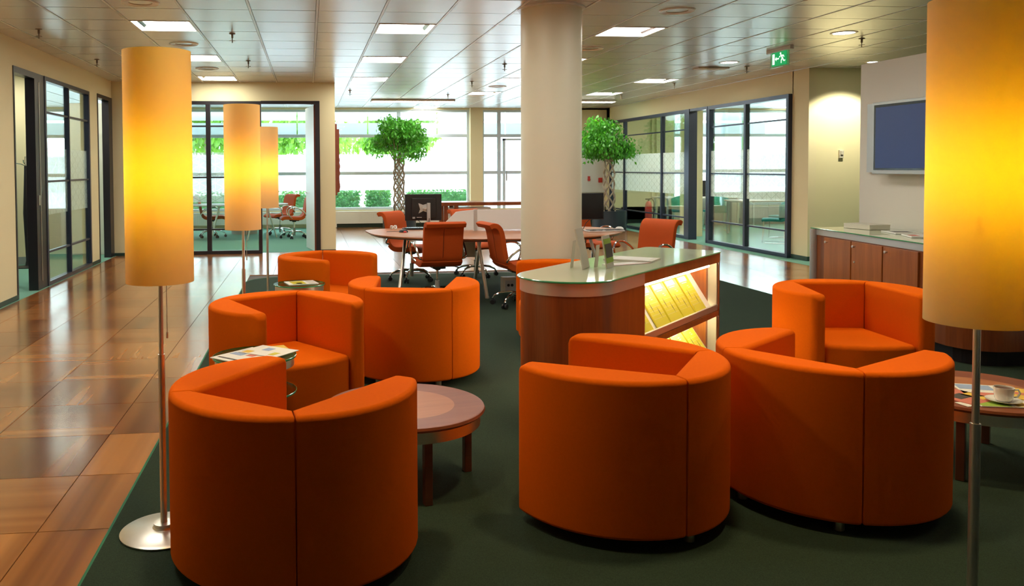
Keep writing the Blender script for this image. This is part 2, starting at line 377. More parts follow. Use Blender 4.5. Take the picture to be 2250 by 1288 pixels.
# rooms behind the left wall
struct(MB().box(-9, -4.08, 13.0, 13.12, 0, CEIL).build('wall_left_office', 'cream'))
struct(MB().box(-9, -4.08, 12.985, 13.0, 0, .12).build('baseboard_left_office', 'greybase'))
struct(MB().box(-9.1, -9, -5, YB, 0, CEIL).build('wall_far_left', 'cream'))
# right glazed wall X=7.45, corner, khaki wall
XR = 7.45
struct(MB().box(XR, XR+.12, 11.95, YB, 2.55, CEIL).box(XR, XR+.12, 11.55, 11.97, 0, CEIL).build('wall_right', 'cream'))
struct(MB().box(XR+.12, 14, 11.55, 11.70, 0, CEIL).build('wall_khaki', 'khaki'))
struct(MB().box(XR-.012, 14, 11.535, 11.55, 0, .07).box(XR-.012, XR, 11.55, 11.95, 0, .07).build('baseboard_right', 'base'))
struct(MB().box(13.0, 13.12, 5, YB, 0, CEIL).build('wall_far_right', 'cream'))
struct(MB().box(-9, 14, -5.1, -5, 0, CEIL).build('wall_behind', 'cream'))
struct(MB().box(14, 14.1, -5, 12, 0, CEIL).build('wall_far_end', 'cream'))
# white freestanding partition with television
struct(MB().box(5.46, 5.62, -4.9, 7.62, 0, 2.44).build('wall_partition', 'white_wall', bevel=.004))
struct(MB().box(5.446, 5.46, -4.9, 7.6, 0, .07).build('baseboard_partition', 'base'))
# facade wall
fw_ = MB(); fw_.box(-9, 14, YB, YB+.25, 2.86, CEIL+.1)
fw_.box(-9, 14, YB, YB+.25, -.1, .42); fw_.box(3.96, 4.27, YB-.1, YB+.25, 0, CEIL); fw_.box(5.9, 9.2, YB, YB+.25, 0, CEIL); fw_.box(7.45, 7.75, YB-.2, YB, 0, CEIL)
struct(fw_.build('wall_facade', 'cream'))
struct(MB().box(.47, 3.95, YB-.015, YB, 0, .1).box(5.9, 7.4, YB-.015, YB, 0, .1).build('baseboard_facade', 'base'))
# round column
cx_, cy_, cr = 2.235, 7.39, .277
struct(MB().lathe([(cr, 0), (cr, CEIL)], 72, (cx_, cy_, 0)).build('column', 'column', smooth=True))
struct(MB().lathe([(cr, CEIL-.012), (cr+.03, CEIL-.012), (cr+.03, CEIL), (cr, CEIL)], 72, (cx_, cy_, 0)).build('trim_2', 'ring', smooth=True))
# ---- glazing
def glazing(name, P0, P1, z0, z1, cols, rows, fr, mframe, mglass='glass', film=None, mull=None, fmat='film', th=.013):
    """framed glazed screen from P0 to P1; cols: fractions of mullions, rows: heights of transoms"""
    P0, P1 = Vector((*P0, 0)), Vector((*P1, 0)); d = P1-P0; Lg = d.length; a = math.atan2(d.y, d.x)
    root = sempty(name, P0, a); t = fr
    MB().box(0, Lg, -t*.7, t*.7, z0, z0+fr).box(0, Lg, -t*.7, t*.7, z1-fr, z1).box(0, fr, -t*.7, t*.7, z0+fr, z1-fr).box(Lg-fr, Lg, -t*.7, t*.7, z0+fr, z1-fr).build('window_frame', mframe, root)
    xs = [fr]+[c*Lg for c in cols]+[Lg-fr]; mw = mull or fr*.6
    for c in cols: MB().box(c*Lg-mw/2, c*Lg+mw/2, -t*.6, t*.6, z0+fr, z1-fr).build('mullion', mframe, root)
    for r in rows: MB().box(fr, Lg-fr, -.014-th*.6, .014, r-th, r+th).build('transom', mframe, root)
    zs = [z0+fr]+list(rows)+[z1-fr]
    for i in range(len(xs)-1):
        for j in range(len(zs)-1):
            e0 = fr*0+(mw/2 if i else 0); e1 = mw/2 if i < len(xs)-2 else 0
            MB().box(xs[i]+e0, xs[i+1]-e1, -.004, .004, zs[j]+(th if j else 0), zs[j+1]-(th if j < len(zs)-2 else 0)).build('pane', mglass, root)
    if film:
        for i in range(len(xs)-1):
            e0 = (mw/2 if i else 0); e1 = mw/2 if i < len(xs)-2 else 0
            q = MB()
            v = [q.b.verts.new(p) for p in [(xs[i]+e0+.002, .006, film[0]), (xs[i+1]-e1-.002, .006, film[0]), (xs[i+1]-e1-.002, .006, film[1]), (xs[i]+e0+.002, .006, film[1])]]
            q.b.faces.new(v); q.build('frosted_film', fmat, root)
    return root
RW = [.42, 1.30, 2.16]; FILM = (.88, 1.72)
glazing('window_1', (XL-.02, 10.52), (XL-.02, 12.60), 0, 2.60, [.5], RW, .055, 'navy', film=FILM)
dj = sempty('door_1', (0, 0, 0))
MB().box(XL-.10, XL+.01, 9.47, 9.50, 0, 2.60).box(XL-.10, XL+.01, 10.16, 10.52, 0, 2.60).box(XL-.10, XL+.01, 9.50, 10.16, 2.53, 2.60).build('door_frame', 'black', dj)
MB().box(XL+.010, XL+.016, 10.30, 10.315, .1, 2.5).box(XL+.010, XL+.022, 10.22, 10.26, 1.02, 1.14).build('door_lock', 'steel', dj)
dj = sempty('door_2', (0, 0, 0))
MB().box(XL-.10, XL+.01, 13.10, 13.13, 0, 2.62).box(XL-.10, XL+.01, 13.80, 14.03, 0, 2.62).box(XL-.10, XL+.01, 13.13, 13.80, 2.56, 2.62).build('door_frame', 'black', dj)
MB().box(-4.06, XL-.12, 14.3, 14.34, 0, 2.56).build('door_leaf', 'door_white', dj)
glazing('window_2', (-2.08, YM+.02), (-.785, YM+.02), 0, 2.58, [.32], RW, .06, 'black', film=FILM, mull=.075)
dj = sempty('door_3', (0, 0, 0))
MB().box(-.785, .20, YM-.04, YM+.08, 2.53, 2.585).box(.125, .20, YM-.04, YM+.10, 0, 2.53).build('door_frame', 'black', dj)
MB().box(-.83, -.0, -.022, .022, .01, 2.52).xf(T3(.12, YM+.12, 0)@RZ(math.radians(-80))).build('door_leaf', 'door_white', dj)
MB().tube([(-.01, 14.92, 1.0), (-.07, 14.91, 1.0), (-.06, 14.80, 1.0)], .009).build('door_handle', 'steel', dj)
MB().box(.10, .125, YM+.04, YM+.10, 0, 2.53).build('door_lining', 'carved', dj)
glazing('window_3', (XR-.02, 11.97), (XR-.02, 14.55), 0, 2.55, [.5], RW, .065, 'navy', film=FILM, mull=.06)
glazing('window_4', (XR-.02, 15.43), (XR-.02, 19.55), 0, 2.55, [.28, .78], RW, .065, 'navy', film=FILM, mull=.06)
dj = sempty('door_4', (0, 0, 0))
MB().box(XR-.07, XR+.08, 14.55, 14.60, 0, 2.55).box(XR-.08, XR+.09, 15.27, 15.43, 0, 2.55).box(XR-.07, XR+.08, 14.60, 15.27, 2.50, 2.55).build('door_frame', 'navy', dj)
struct(MB().box(XR-.02, XR+.1, 19.55, YB, 0, 2.55).build('wall_right_end', 'cream'))
# facade windows
FR = [1.31, 2.22]
FF = (.90, 1.74)
glazing('window_5', (.46, YB+.1), (3.96, YB+.1), .42, 2.86, [.5], FR, .06, 'greyframe', 'glass_w', FF, .09, 'film_w', .038)
glazing('window_6', (4.27, YB+.1), (5.9, YB+.1), .12, 2.86, [.27], FR, .06, 'greyframe', 'glass_w', FF, .09, 'film_w', .038)
glazing('window_7', (-3.1, YB+.1), (.34, YB+.1), .42, 2.86, [.5], FR, .06, 'greyframe', 'glass_w', FF, .09, 'film_w', .038)
glazing('window_8', (-9, YB+.1), (-3.1, YB+.1), .42, 2.86, [.33, .66], FR, .06, 'greyframe', 'glass_w', FF, .09, 'film_w', .038)
glazing('window_9', (9.2, YB+.1), (13, YB+.1), .42, 2.86, [.5], FR, .06, 'greyframe', 'glass_w', FF, .09, 'film_w', .038)
# casement line inside window 5 and glazed door frame in window 6
dj = sempty('door_5', (0, 0, 0))
MB().box(4.80, 4.86, YB+.02, YB+.09, .12, 2.15).box(5.72, 5.78, YB+.02, YB+.09, .12, 2.15).box(4.80, 5.78, YB+.02, YB+.09, 2.10, 2.15).build('door_frame', 'greyframe', dj)
MB().box(4.87, 4.90, YB-.01, YB+.02, 1.1, 1.35).build('door_handle', 'silver', dj)
# ------------------------------------------------------------------ radiators, frieze
def radiator(name, x0, x1, y, z0, z1, label, group=None):
    t = thing(name, label, 'radiator', ((x0+x1)/2, y, z0), 0, group); L = (x1-x0)/2; hh = z1-z0
    MB().box(-L, L, -.03, .03, 0, hh).build('panel', 'radi', t)
    r = MB(); n = int((x1-x0)/.045)
    for i in range(n):
        xx = -L+.03+i*(2*L-.06)/(n-1); r.box(xx-.010, xx+.010, -.042, -.03, .03, hh-.03)
    q = r.build('fin_relief', 'radi', t); q['kind'] = 'stuff'
    MB().box(-L, L, -.045, .05, hh, hh+.012).build('top_grille', 'radi', t)
    for s in (-L+.1, L-.1): MB().box(s-.02, s+.02, -.02, .02, -.09, 0).build('foot', 'radi', t)
radiator('low_radiator', .55, 3.9, YB-.12, .10, .38, 'long low white radiator under the window behind the potted tree left of the column')
radiator('low_radiator', -2.95, .25, YB-.12, .10, .38, 'long low white radiator under the meeting room window')
radiator('low_radiator', -8.5, -3.2, YB-.12, .10, .38, 'white radiator under the window seen through the left glass wall')
t = thing('column_radiator', 'tall white tube radiator on the wall end beside the carved relief', 'radiator', (.50, 17.3, 0))
for k in range(5): MB().tube([(.03, -.16+k*.08, .16), (.03, -.16+k*.08, .70)], .022).build('radiator_tube', 'radi', t)
MB().box(.0, .06, -.2, .2, .67, .73).build('header', 'radi', t); MB().box(.0, .06, -.2, .2, .13, .19).build('header', 'radi', t)
MB().tube([(.03, -.16, .15), (.03, -.16, .0)], .012).build('pipe', 'radi', t)
t = thing('carved_relief', 'carved red wooden relief panel hung on the edge of the cream wall', 'artwork', (.465, 14.9, .97))
MB().box(0, .035, -.62, .62, 0, 1.24).build('board', 'carved', t)
r = MB()
for k in range(26):
    a = random.uniform(-.52, .52); z = random.uniform(.12, 1.1); rr = random.uniform(.05, .11)
    r.lathe([(0, .06), (rr*.5, .05), (rr*.85, .03), (rr, 0)], 10, mi=0); vs = r.b.verts[-31:]
    for v in vs: v.co = T3(.033, a, z) @ RY(PI/2) @ v.co
for k in range(9): r.box(.03, .075, -.60+.13*k, -.55+.13*k, .05+.1*(k % 3), 1.15-.12*(k % 2))
q = r.build('carving', 'carved', t, smooth=True)
# ------------------------------------------------------------------ ceiling fixtures
colname = {-3: 'left row above the glass offices', 1: 'second row left of the column', 5: 'third row right of the column', 9: 'right row before the glazed wall'}
ordn = {1: 'nearest', 5: 'second', 9: 'third', 13: 'farthest'}
def ceiling_light(c, r, label, group):
    t = thing('ceiling_light', label, 'light', (colx(c)+T/2, rowy(r)+T/2, CEIL), 0, group); a = T/2-.012
    f = MB(); 
    f.box(-a, a, -a, -a+.015, -.006, .10).box(-a, a, a-.015, a, -.006, .10).box(-a, -a+.015, -a+.015, a-.015, -.006, .10).box(a-.015, a, -a+.015, a-.015, -.006, .10).build('housing', 'ring', t)
    MB().box(-a+.09, a-.09, -a+.016, a-.016, .03, .04).build('diffuser', 'light', t)
    for s in (-1, 1):
        b_ = MB(); v = [b_.b.verts.new(p) for p in [(s*(a-.016), -a+.016, -.004), (s*(a-.016), a-.016, -.004), (s*(a-.09), a-.016, .03), (s*(a-.09), -a+.016, .03)]]; b_.b.faces.new(v)
        b_.build('reflector', 'chrome', t)
        MB().box(s*(a-.035)-.016, s*(a-.035)+.016, -a+.02, a-.02, -.002, .002).build('light_strip', 'light', t)
for (c, r) in sorted(lights): ceiling_light(c, r, f'{ordn[r]} square ceiling light of the {colname[c]}', 'square ceiling lights')
for (c, r) in sorted(hidden_lights): ceiling_light(c, r, 'square ceiling light outside the picture, '+{(-3, -3): 'over the wooden walkway at left', (1, -3): 'over the left armchairs', (5, -3): 'over the sideboard side', (-3, -7): 'over the walkway nearer the viewer', (1, -11): 'behind the viewer', (9, -7): 'behind the white partition'}[(c, r)], 'square ceiling lights')
for (c, r), l in office_lights.items(): ceiling_light(c, r, 'square ceiling light behind glass, '+l, 'office ceiling lights')
def strip_light(x0, x1, y, label):
    t = thing('strip_light', label, 'light', ((x0+x1)/2, y, CEIL-.008)); L = (x1-x0)/2
    MB().box(-L, L, -.15, .15, -.03, .0).build('housing', 'ring', t); MB().box(-L+.03, L-.03, -.11, .11, -.036, -.03).build('diffuser', 'light', t)
strip_light(1.35, 3.15, 17.55, 'long strip light in the ceiling left of the column near the window')
strip_light(5.3, 6.75, 17.55, 'long strip light in the ceiling right of the column near the cream end wall')
ceiling_light(4, 19, 'small bright ceiling light right behind the long strip light near the window', 'square ceiling lights')
def speaker(x, y, label):
    t = thing('ceiling_speaker', label, 'ceiling speaker', (x, y, CEIL), 0, 'round brown ceiling speakers')
    MB().lathe([(.10, -.004), (.155, -.012), (.165, -.004), (.165, .01)], 40).build('trim_ring', 'ring', t, smooth=True)
    MB().lathe([(0, .03), (.07, .02), (.10, -.004)], 40).build('grille', 'dark_bowl', t, smooth=True)
for x, y, l in [(-1.44, 7.39, 'nearest round brown ceiling speaker, cut by the top edge on the left'), (-1.42, 9.77, 'second round brown ceiling speaker of the left row behind the tall lamp'), (-1.44, 12.13, 'third round ceiling speaker of the left row near the meeting room'),
    (3.44, 7.38, 'round brown ceiling speaker right of the column top'), (3.46, 9.81, 'round brown ceiling speaker half hidden by the right side of the column'), (3.41, 14.57, 'small round ceiling speaker left of the column between two square lights'), (3.40, 16.34, 'small dark round ceiling speaker nearest the window')]: speaker(x, y, l)
def downlight(x, y, label):
    t = thing('downlight', label, 'light', (x, y, CEIL), 0, 'round downlights'); MB().lathe([(.11, -.006), (.135, -.006), (.14, 0), (.14, .01)], 40).build('trim_ring', 'ring', t, smooth=True)
    MB().lathe([(0, -.002), (.112, -.002)], 40).build('lens', 'light', t)
downlight(5.87, 8.48, 'nearer round downlight, bright white, right of the exit sign')
downlight(5.90, 11.01, 'farther round downlight, bright white, left of the exit sign')
ld = bpy.data.lights.new('downlight_beam', 'SPOT'); ld.energy = SPOT; ld.color = (1, .93, .72); ld.spot_size = math.radians(104); ld.spot_blend = .35; ld.shadow_soft_size = .05
lo = bpy.data.objects.new('downlight_beam', ld); C.objects.link(lo); lo.location = (7.95, 10.85, 2.86); lo.rotation_euler = (math.radians(14), 0, 0)
t = thing('downlight', 'round downlight over the khaki wall, hidden behind the white partition', 'light', (7.95, 10.85, CEIL)); MB().lathe([(.07, -.004), (.10, -.004), (.105, .01)], 32).build('trim_ring', 'ring', t); MB().lathe([(0, -.001), (.07, -.001)], 32).build('lens', 'light', t)
for i, (x, y) in enumerate([(-.1, 2.9), (1.55, 3.15), (2.6, 3.3), (.2, 5.2), (3.6, 4.7)]):  # unseen downlights added above the seating to brighten the armchair tops
    downlight(x, y, ['round downlight outside the picture, over the front left armchair', 'round downlight outside the picture, over the front centre armchair', 'round downlight outside the picture, over the front right armchair', 'round downlight outside the picture, over the glass side table', 'round downlight outside the picture, over the armchair by the sideboard'][i])
    l2 = bpy.data.lights.new('downlight_beam', 'SPOT'); l2.energy = DOWN; l2.color = (1, .77, .36); l2.spot_size = math.radians(75); l2.spot_blend = .8; l2.shadow_soft_size = .12  # fill beam of each added downlight
    o2 = bpy.data.objects.new('downlight_beam', l2); C.objects.link(o2); o2.location = (x, y, 2.87)
def sprinkler(x, y, label):
    t = thing('sprinkler', label, 'sprinkler', (x, y, CEIL), 0, 'ceiling sprinklers')
    MB().lathe([(0, 0), (.035, 0), (.03, -.008), (.011, -.012), (.011, -.05), (0, -.05)], 14).build('body', 'spr', t, smooth=True)
    MB().lathe([(0, -.075), (.032, -.075), (.032, -.079), (0, -.079)], 14).tube([(0, 0, -.05), (0, 0, -.10)], .005, 6).build('deflector', 'spr', t)
for x, y, l in [(-2.75, 8.85, 'nearest ceiling sprinkler above the first glass office'), (-2.76, 11.23, 'second ceiling sprinkler above the glass offices on the left'), (-.80, 9.01, 'sprinkler below the first square light gap, nearer of two beside the tall lamp top'), (-.79, 11.25, 'sprinkler farther of the two beside the tall lamp top'),
    (.79, 15.41, 'small sprinkler just right of the meeting room wall corner'), (2.77, 11.39, 'sprinkler left of the column, nearest of three in its row'), (2.77, 13.72, 'sprinkler left of the column, second of three in its row'), (2.785, 16.2, 'sprinkler left of the column, farthest of three in its row'),
    (6.34, 8.84, 'sprinkler right of the bright downlight near the television'), (6.41, 11.45, 'sprinkler left under the exit sign near the farther downlight'), (6.38, 13.78, 'small sprinkler in front of the glazed wall beside a square light'), (6.33, 16.1, 'small farthest sprinkler before the cream end wall')]: sprinkler(x, y, l)
tag(MB().box(5.72, 6.2, 11.55, 11.75, CEIL-.02, CEIL).box(5.85, 6.0, 11.5, 11.55, CEIL-.03, CEIL-.01).build('ceiling_vent', 'beigep', bevel=.005), 'flat beige detector box on the ceiling right of the third light row', 'detector')
# exit sign (faces -x)
t = thing('exit_sign', 'green emergency exit sign with running man and arrow hanging from the ceiling', 'exit sign', (5.82, 9.63, CEIL))
MB().box(-.025, .025, -.26, .26, -.045, 0).build('housing', 'white', t, bevel=.005)
MB().box(-.006, .006, -.20, .20, -.235, -.045).build('acrylic_panel', 'gtop', t)
MB().box(-.010, -.006, -.16, .16, -.215, -.05).build('green_panel', 'green_sign', t)
# in view +y is left, -y is right
r = MB()
def flat(pts, x=-.0105):
    v = [r.b.verts.new((x, p[0], p[1])) for p in pts]; v2 = [r.b.verts.new((x-.001, p[0], p[1])) for p in pts]
    r.b.faces.new(v); r.b.faces.new(v2[::-1])
    for i in range(len(v)): r.b.faces.new((v[i], v[(i+1) % len(v)], v2[(i+1) % len(v)], v2[i]))
zc = -.13
flat([(.14, zc-.065), (.14, zc+.065), (.095, zc+.065), (.095, zc-.065)])                                   # door
flat([(.085, zc), (.055, zc+.025), (.055, zc+.008), (.0, zc+.008), (.0, zc-.008), (.055, zc-.008), (.055, zc-.025)])   # arrow
flat([(-.035+.013*math.cos(a*PI/5), zc+.058+.013*math.sin(a*PI/5)) for a in range(10)])                     # head
flat([(-.04, zc+.042), (-.065, zc+.04), (-.085, zc+.0), (-.065, zc-.008)])                                 # torso
flat([(-.045, zc+.035), (-.02, zc+.01), (-.005, zc+.02), (-.01, zc+.028), (-.022, zc+.022), (-.04, zc+.045)])  # front arm
flat([(-.062, zc+.038), (-.10, zc+.035), (-.115, zc+.01), (-.106, zc+.006), (-.096, zc+.025), (-.07, zc+.022)])  # rear arm
flat([(-.07, zc+.002), (-.045, zc-.022), (-.045, zc-.062), (-.055, zc-.062), (-.058, zc-.028), (-.085, zc-.004)])  # front leg
flat([(-.085, zc+.004), (-.105, zc-.03), (-.135, zc-.03), (-.135, zc-.041), (-.10, zc-.042), (-.072, zc-.005)])   # rear leg
r.build('pictogram', 'white_sign', t)
# ------------------------------------------------------------------ small wall things
tag(MB().box(7.93, 8.0, 11.52, 11.55, 1.55, 1.67).box(7.945, 7.985, 11.505, 11.52, 1.60, 1.66).build('thermostat', 'beigep', bevel=.004), 'small beige thermostat on the khaki wall', 'thermostat')
t = thing('whiteboard', 'white board on the cream end wall behind the right potted tree', 'whiteboard', (7.1, YB-.01, .80))
MB().box(-.75, .35, -.02, 0, 0, 1.05).build('board', 'white', t); MB().box(-.76, .36, -.025, 0, -.01, 0).box(-.76, .36, -.025, 0, 1.05, 1.06).build('frame', 'silver', t)
tag(MB().box(6.95, 7.0, YB-.07, YB-.03, 1.08, 1.2).box(6.94, 7.01, YB-.075, YB-.03, 1.1, 1.12).build('call_point', 'red', bevel=.004), 'small red handset on the white board beside the column', 'call point')
tag(MB().box(7.22, 7.32, YB-.07, YB-.03, 1.04, 1.16).build('alarm_box', 'red', bevel=.01), 'red box on the white board behind the braided trunk', 'alarm box')
t = thing('fire_extinguisher', 'red fire extinguisher with black hose hanging behind the right glass wall', 'extinguisher', (7.86, 18.3, .16))
MB().lathe([(0, 0), (.075, .0), (.08, .02), (.08, .38), (.05, .45), (.02, .47), (0, .47)], 24).build('cylinder', 'red', t, smooth=True)
MB().cyl(.12, -.157, -.14, 24).tube([(0, 0, -.14), (0, 0, 0)], .015).build('floor_stand', 'plastic', t)
MB().tube([(0, 0, .46), (0, 0, .53)], .018).box(-.07, .03, -.012, .012, .50, .53).build('valve', 'plastic', t)
MB().tube([(.0, 0, .51), (.08, 0, .53), (.13, 0, .45), (.14, 0, .25), (.11, 0, .06)], .012).build('hose', 'plastic', t)
# ------------------------------------------------------------------ tub chairs
def tub_chair(label):
    t = thing('tub_armchair', label, 'armchair', group='orange tub armchairs')
    z0, z1 = .045, .645
    R_, y0, a_, ti, yf, th = .46, .067, .291, .277, .365, .066
    ys = y0-math.sqrt(R_*R_-a_*a_); as_ = math.atan2(ys-y0, a_); af = math.asin((yf-y0)/R_)
    def arc(a0, a1, n): return [(R_*math.cos(a0+(a1-a0)*i/n), y0+R_*math.sin(a0+(a1-a0)*i/n)) for i in range(n+1)]
    g_ = .0016
    def weights(o, fn):
        me = o.data; at = me.attributes.new('bevel_weight_edge', 'FLOAT', 'EDGE')
        at.data.foreach_set('value', [fn(me.vertices[e.vertices[0]].co, me.vertices[e.vertices[1]].co) for e in me.edges])
        bv = o.modifiers['bevel']; bv.limit_method = 'WEIGHT'
    for s in (1, -1):
        p = [(a_-th+g_, ys+th+g_)]+[(x+g_*(1-i/14.), y+g_*(1-i/14.)) for i, (x, y) in enumerate(arc(as_, af, 14))]+[(ti, yf)]
        p = [(s*x, y) for x, y in p]
        if s < 0: p = p[::-1]
        o = MB().prism(p, z0, z1).build('armrest', 'orange', t, bevel=.05, seg=5)
        def f(u, v, s=s):
            if abs(u.z-v.z) > .3:
                if u.y > yf-.01: return .55
                return .10 if u.y < ys+th+.01 else 0.
            if min(u.z, v.z) > z1-.01: return .9 if (u.y > yf-.01 and v.y > yf-.01) else (.12 if max(u.y, v.y) < ys+th+.01 and abs(u.y-v.y) > .04 else .42)
            return .3
        weights(o, f)
    q_ = arc(-PI-as_, as_, 16)
    o = MB().prism([(x, y-g_) for x, y in q_]+[(a_-th-g_, ys+th-g_), (-(a_-th-g_), ys+th-g_)], z0, z1).build('backrest', 'orange', t, bevel=.05, seg=5)
    def f(u, v):
        if abs(u.z-v.z) > .3: return .10 if abs(abs(u.x)-a_) < .02 or u.y > ys+th-.01 else 0.
        if min(u.z, v.z) > z1-.01: return .12 if (abs(u.x-v.x) < th+.02 and abs(u.y-v.y) > .04) else .42
        return .3
    weights(o, f)
    fr = [(ti-.005-(2*ti-.01)*i/12, yf-.02+.05*math.sin(PI*i/12)) for i in range(13)]
    MB().prism(fr+[(-(a_-th-.005), ys+th), (a_-th-.005, ys+th)], z0+.003, .335).build('seat', 'orange', t, bevel=.03, seg=4)
    MB().prism([(.24, -.2), (.25, .28), (-.25, .28), (-.24, -.2)], z0-.012, z0+.01).build('base_plate', 'plastic', t)
    for x, y in [(.25, .22), (-.25, .22), (.20, -.28), (-.20, -.28)]: MB().cyl(.02, 0, z0+.002, 16, (x, y)).build('foot', 'steel', t, smooth=True)
    return t
tub = tub_chair('orange tub armchair at front left, seen from behind beside the tall lamp')
tub.location = (-.099, 3.03, 0.006); tub.rotation_euler = (0, 0, -.668)
for x, y, a, l in [(1.338, 3.299, .938, 'orange tub armchair at front centre, back to us and open towards the left'), (2.205, 3.311, -1.004, 'orange tub armchair at front right, back to us, touching the front centre armchair'),
    (.712, 5.616, -.238, 'orange tub armchair with squarely turned back left of the display counter'), (-.168, 4.993, -2.623, 'orange tub armchair facing us behind the glass side table with papers'),
    (.128, 7.556, -2.359, 'farthest orange tub armchair, behind the small glass table with the lime leaflet'), (3.495, 4.999, -3.324, 'orange tub armchair facing us in front of the wooden sideboard'),
    (2.092, 6.449, 1.5, 'orange tub armchair half hidden behind the display counter')]:
    dup(tub, (x, y, .006), a, l)
# ------------------------------------------------------------------ floor lamps
def floor_lamp(label):
    t = thing('floor_lamp', label, 'lamp', group='tall yellow cylinder floor lamps')
    MB().lathe([(0, 0), (.168, 0), (.17, .008), (.16, .014), (.045, .022), (.04, .028), (.04, .04), (.018, .042), (0, .042)], 56).build('base', 'steel', t, smooth=True)
    MB().cyl(.0135, .04, .712, 20).build('lower_pole', 'steel', t, smooth=True)
    MB().cyl(.0095, .71, 1.30, 20).build('pole', 'steel', t, smooth=True)
    MB().tube([(.0135+.01, .0, 1.02), (.0235, 0, .80)], .0016, 6).lathe([(0, .80), (.004, .80), (.004, .775), (0, .775)], 8, (.0235, 0, 0)).build('pull_switch', 'steel', t)
    s = MB().lathe([(.130, 1.0), (.130, 1.902), (.128, 1.902), (.128, 1.0)], 72, close=True).build('lamp_shade', 'shade', t, smooth=True)
    b = MB().lathe([(0, 1.34), (.022, 1.35), (.028, 1.43), (.022, 1.51), (0, 1.52)], 20).build('bulb', 'lamp_l', t, smooth=True)
    MB().tube([(-.128, 0, 1.30), (.128, 0, 1.30)], .003, 6).tube([(0, -.128, 1.30), (0, .128, 1.30)], .003, 6).build('shade_carrier', 'steel', t)
    return t
lamp = floor_lamp('tall floor lamp with glowing yellow cylinder shade at left beside the front left armchair')
lamp.location = (-.584, 3.295, .006)
for x, y, l in [(-.475, 6.03, 'tall glowing yellow floor lamp in front of the meeting room, nearer of the pair'), (-.463, 9.27, 'tall glowing yellow floor lamp, farthest and smallest, half behind another lamp'), (1.865, 2.10, 'largest glowing yellow floor lamp at the right edge of the picture')]:
    dup(lamp, (x, y, .006), .85 if x > 1 else 0, l)
# ------------------------------------------------------------------ wooden round tables
def round_table(label, loc, R=.37, h=.35, rz=.5):
    t = thing('round_coffee_table', label, 'table', loc, rz)
    MB().lathe([(0, h-.024), (R-.012, h-.024), (R, h-.012), (R-.004, h-.001), (R-.01, h)], 72).lathe([(R*.62, h), (R-.01, h)], 72).build('tabletop', 'wood_t', t, smooth=True)
    MB().lathe([(0, h), (R*.62, h)], 72).build('inlay', 'wood_i', t)
    MB().lathe([(R-.03, h-.075), (R-.022, h-.075), (R-.022, h-.024), (R-.03, h-.024)], 72, close=True).build('steel_apron', 'steel', t, smooth=True)
    for k in range(4):
        a = k*PI/2; MB().box(-.018, .018, -.018, .018, 0, h-.024, T3((R-.06)*math.cos(a), (R-.06)*math.sin(a), 0)@RZ(a)).build('leg', 'wood_d', t, bevel=.003)
    return t
round_table('low round cherry coffee table beside the front left armchair', (.433, 3.73, .006), rz=.20)
round_table('low round cherry coffee table with a coffee cup at the right edge', (3.21, 3.62, .006), R=.40, rz=-.87)
# glass side tables
def glass_table(label):
    t = thing('glass_side_table', label, 'side table', group='round glass side tables')
    R = .215
    for z, nm in ((.468, 'glass_top'), (.285, 'glass_shelf')):
        q = MB().lathe([(0, z), (R-.002, z), (R-.002, z+.010), (0, z+.010)], 56).build(nm, 'gtop', t, smooth=False)
        MB().lathe([(R-.003, z), (R, z+.001), (R, z+.009), (R-.003, z+.010)], 56).build('glass_rim', 'gedge', q, smooth=True)
    MB().lathe([(R-.016, .425), (R-.012, .425), (R-.012, .467), (R-.016, .467)], 56, close=True).build('steel_ring', 'steel', t, smooth=True)
    for k in range(3):
        a = k*2*PI/3+.9; MB().cyl(.013, 0, .467, 16, ((R-.03)*math.cos(a), (R-.03)*math.sin(a))).build('leg', 'steel', t, smooth=True)
    return t
gt = glass_table('round glass side table with spread papers between two armchairs'); gt.location = (-.285, 4.27, .006)
dup(gt, (-.083, 6.88, .006), 1.2, 'round glass side table with a lime leaflet, in front of the farthest armchair')
# ------------------------------------------------------------------ printed matter
def leaflet(name, label, cat, loc, rz, w_, d_, th, base, prints, group=None, tilt=0):
    t = thing(name, label, cat, loc, rz, group)
    if tilt: t.rotation_euler = (tilt, 0, rz)
    MB().box(-w_/2, w_/2, -d_/2, d_/2, 0, th).build('sheet', base, t)
    for (x0, x1, y0, y1, m_) in prints: MB().box(x0*w_, x1*w_, y0*d_, y1*d_, th, th+.0006).build('print', m_, t)
    return t
zt = .4845
leaflet('newspaper', 'white leaflet with small colour pictures on the left of the nearer glass table', 'newspaper', (-.335, 4.26, zt), -.75, .20, .29, .004, 'paper', [(-.42, -.1, .2, .42, 'print_b'), (-.42, .0, -.1, .05, 'print_b'), (.1, .35, -.05, .1, 'print_r'), (-.4, .38, -.4, -.34, 'print_k')])
leaflet('newspaper', 'folded paper with yellow cover on the right of the nearer glass table', 'newspaper', (-.215, 4.31, zt+.005), .9, .19, .25, .003, 'paper', [(-.45, -.2, .25, .45, 'print_y'), (0, .3, 0, .2, 'print_b'), (-.35, -.05, -.35, -.2, 'lime')])
leaflet('newspaper', 'yellow booklet under the papers on the nearer glass table', 'booklet', (-.185, 4.385, zt-.0), .3, .13, .13, .004, 'print_y', [])
leaflet('magazine', 'lime green and white leaflet on the farther glass table', 'magazine', (-.068, 6.89, zt), .25, .25, .20, .006, 'paper', [(-.35, .1, -.45, .4, 'lime'), (-.2, -.02, -.4, -.1, 'print_k'), (.2, .45, -.4, .4, 'card')])
zt = .3575
leaflet('magazine', 'colourful magazine with orange pictures on the right coffee table behind the lamp pole', 'magazine', (3.03, 3.52, zt), .35, .20, .26, .005, 'print_r', [(-.45, .1, .1, .45, 'print_y'), (-.3, .2, -.2, .05, 'print_k'), (.1, .45, -.4, .0, 'print_y')])
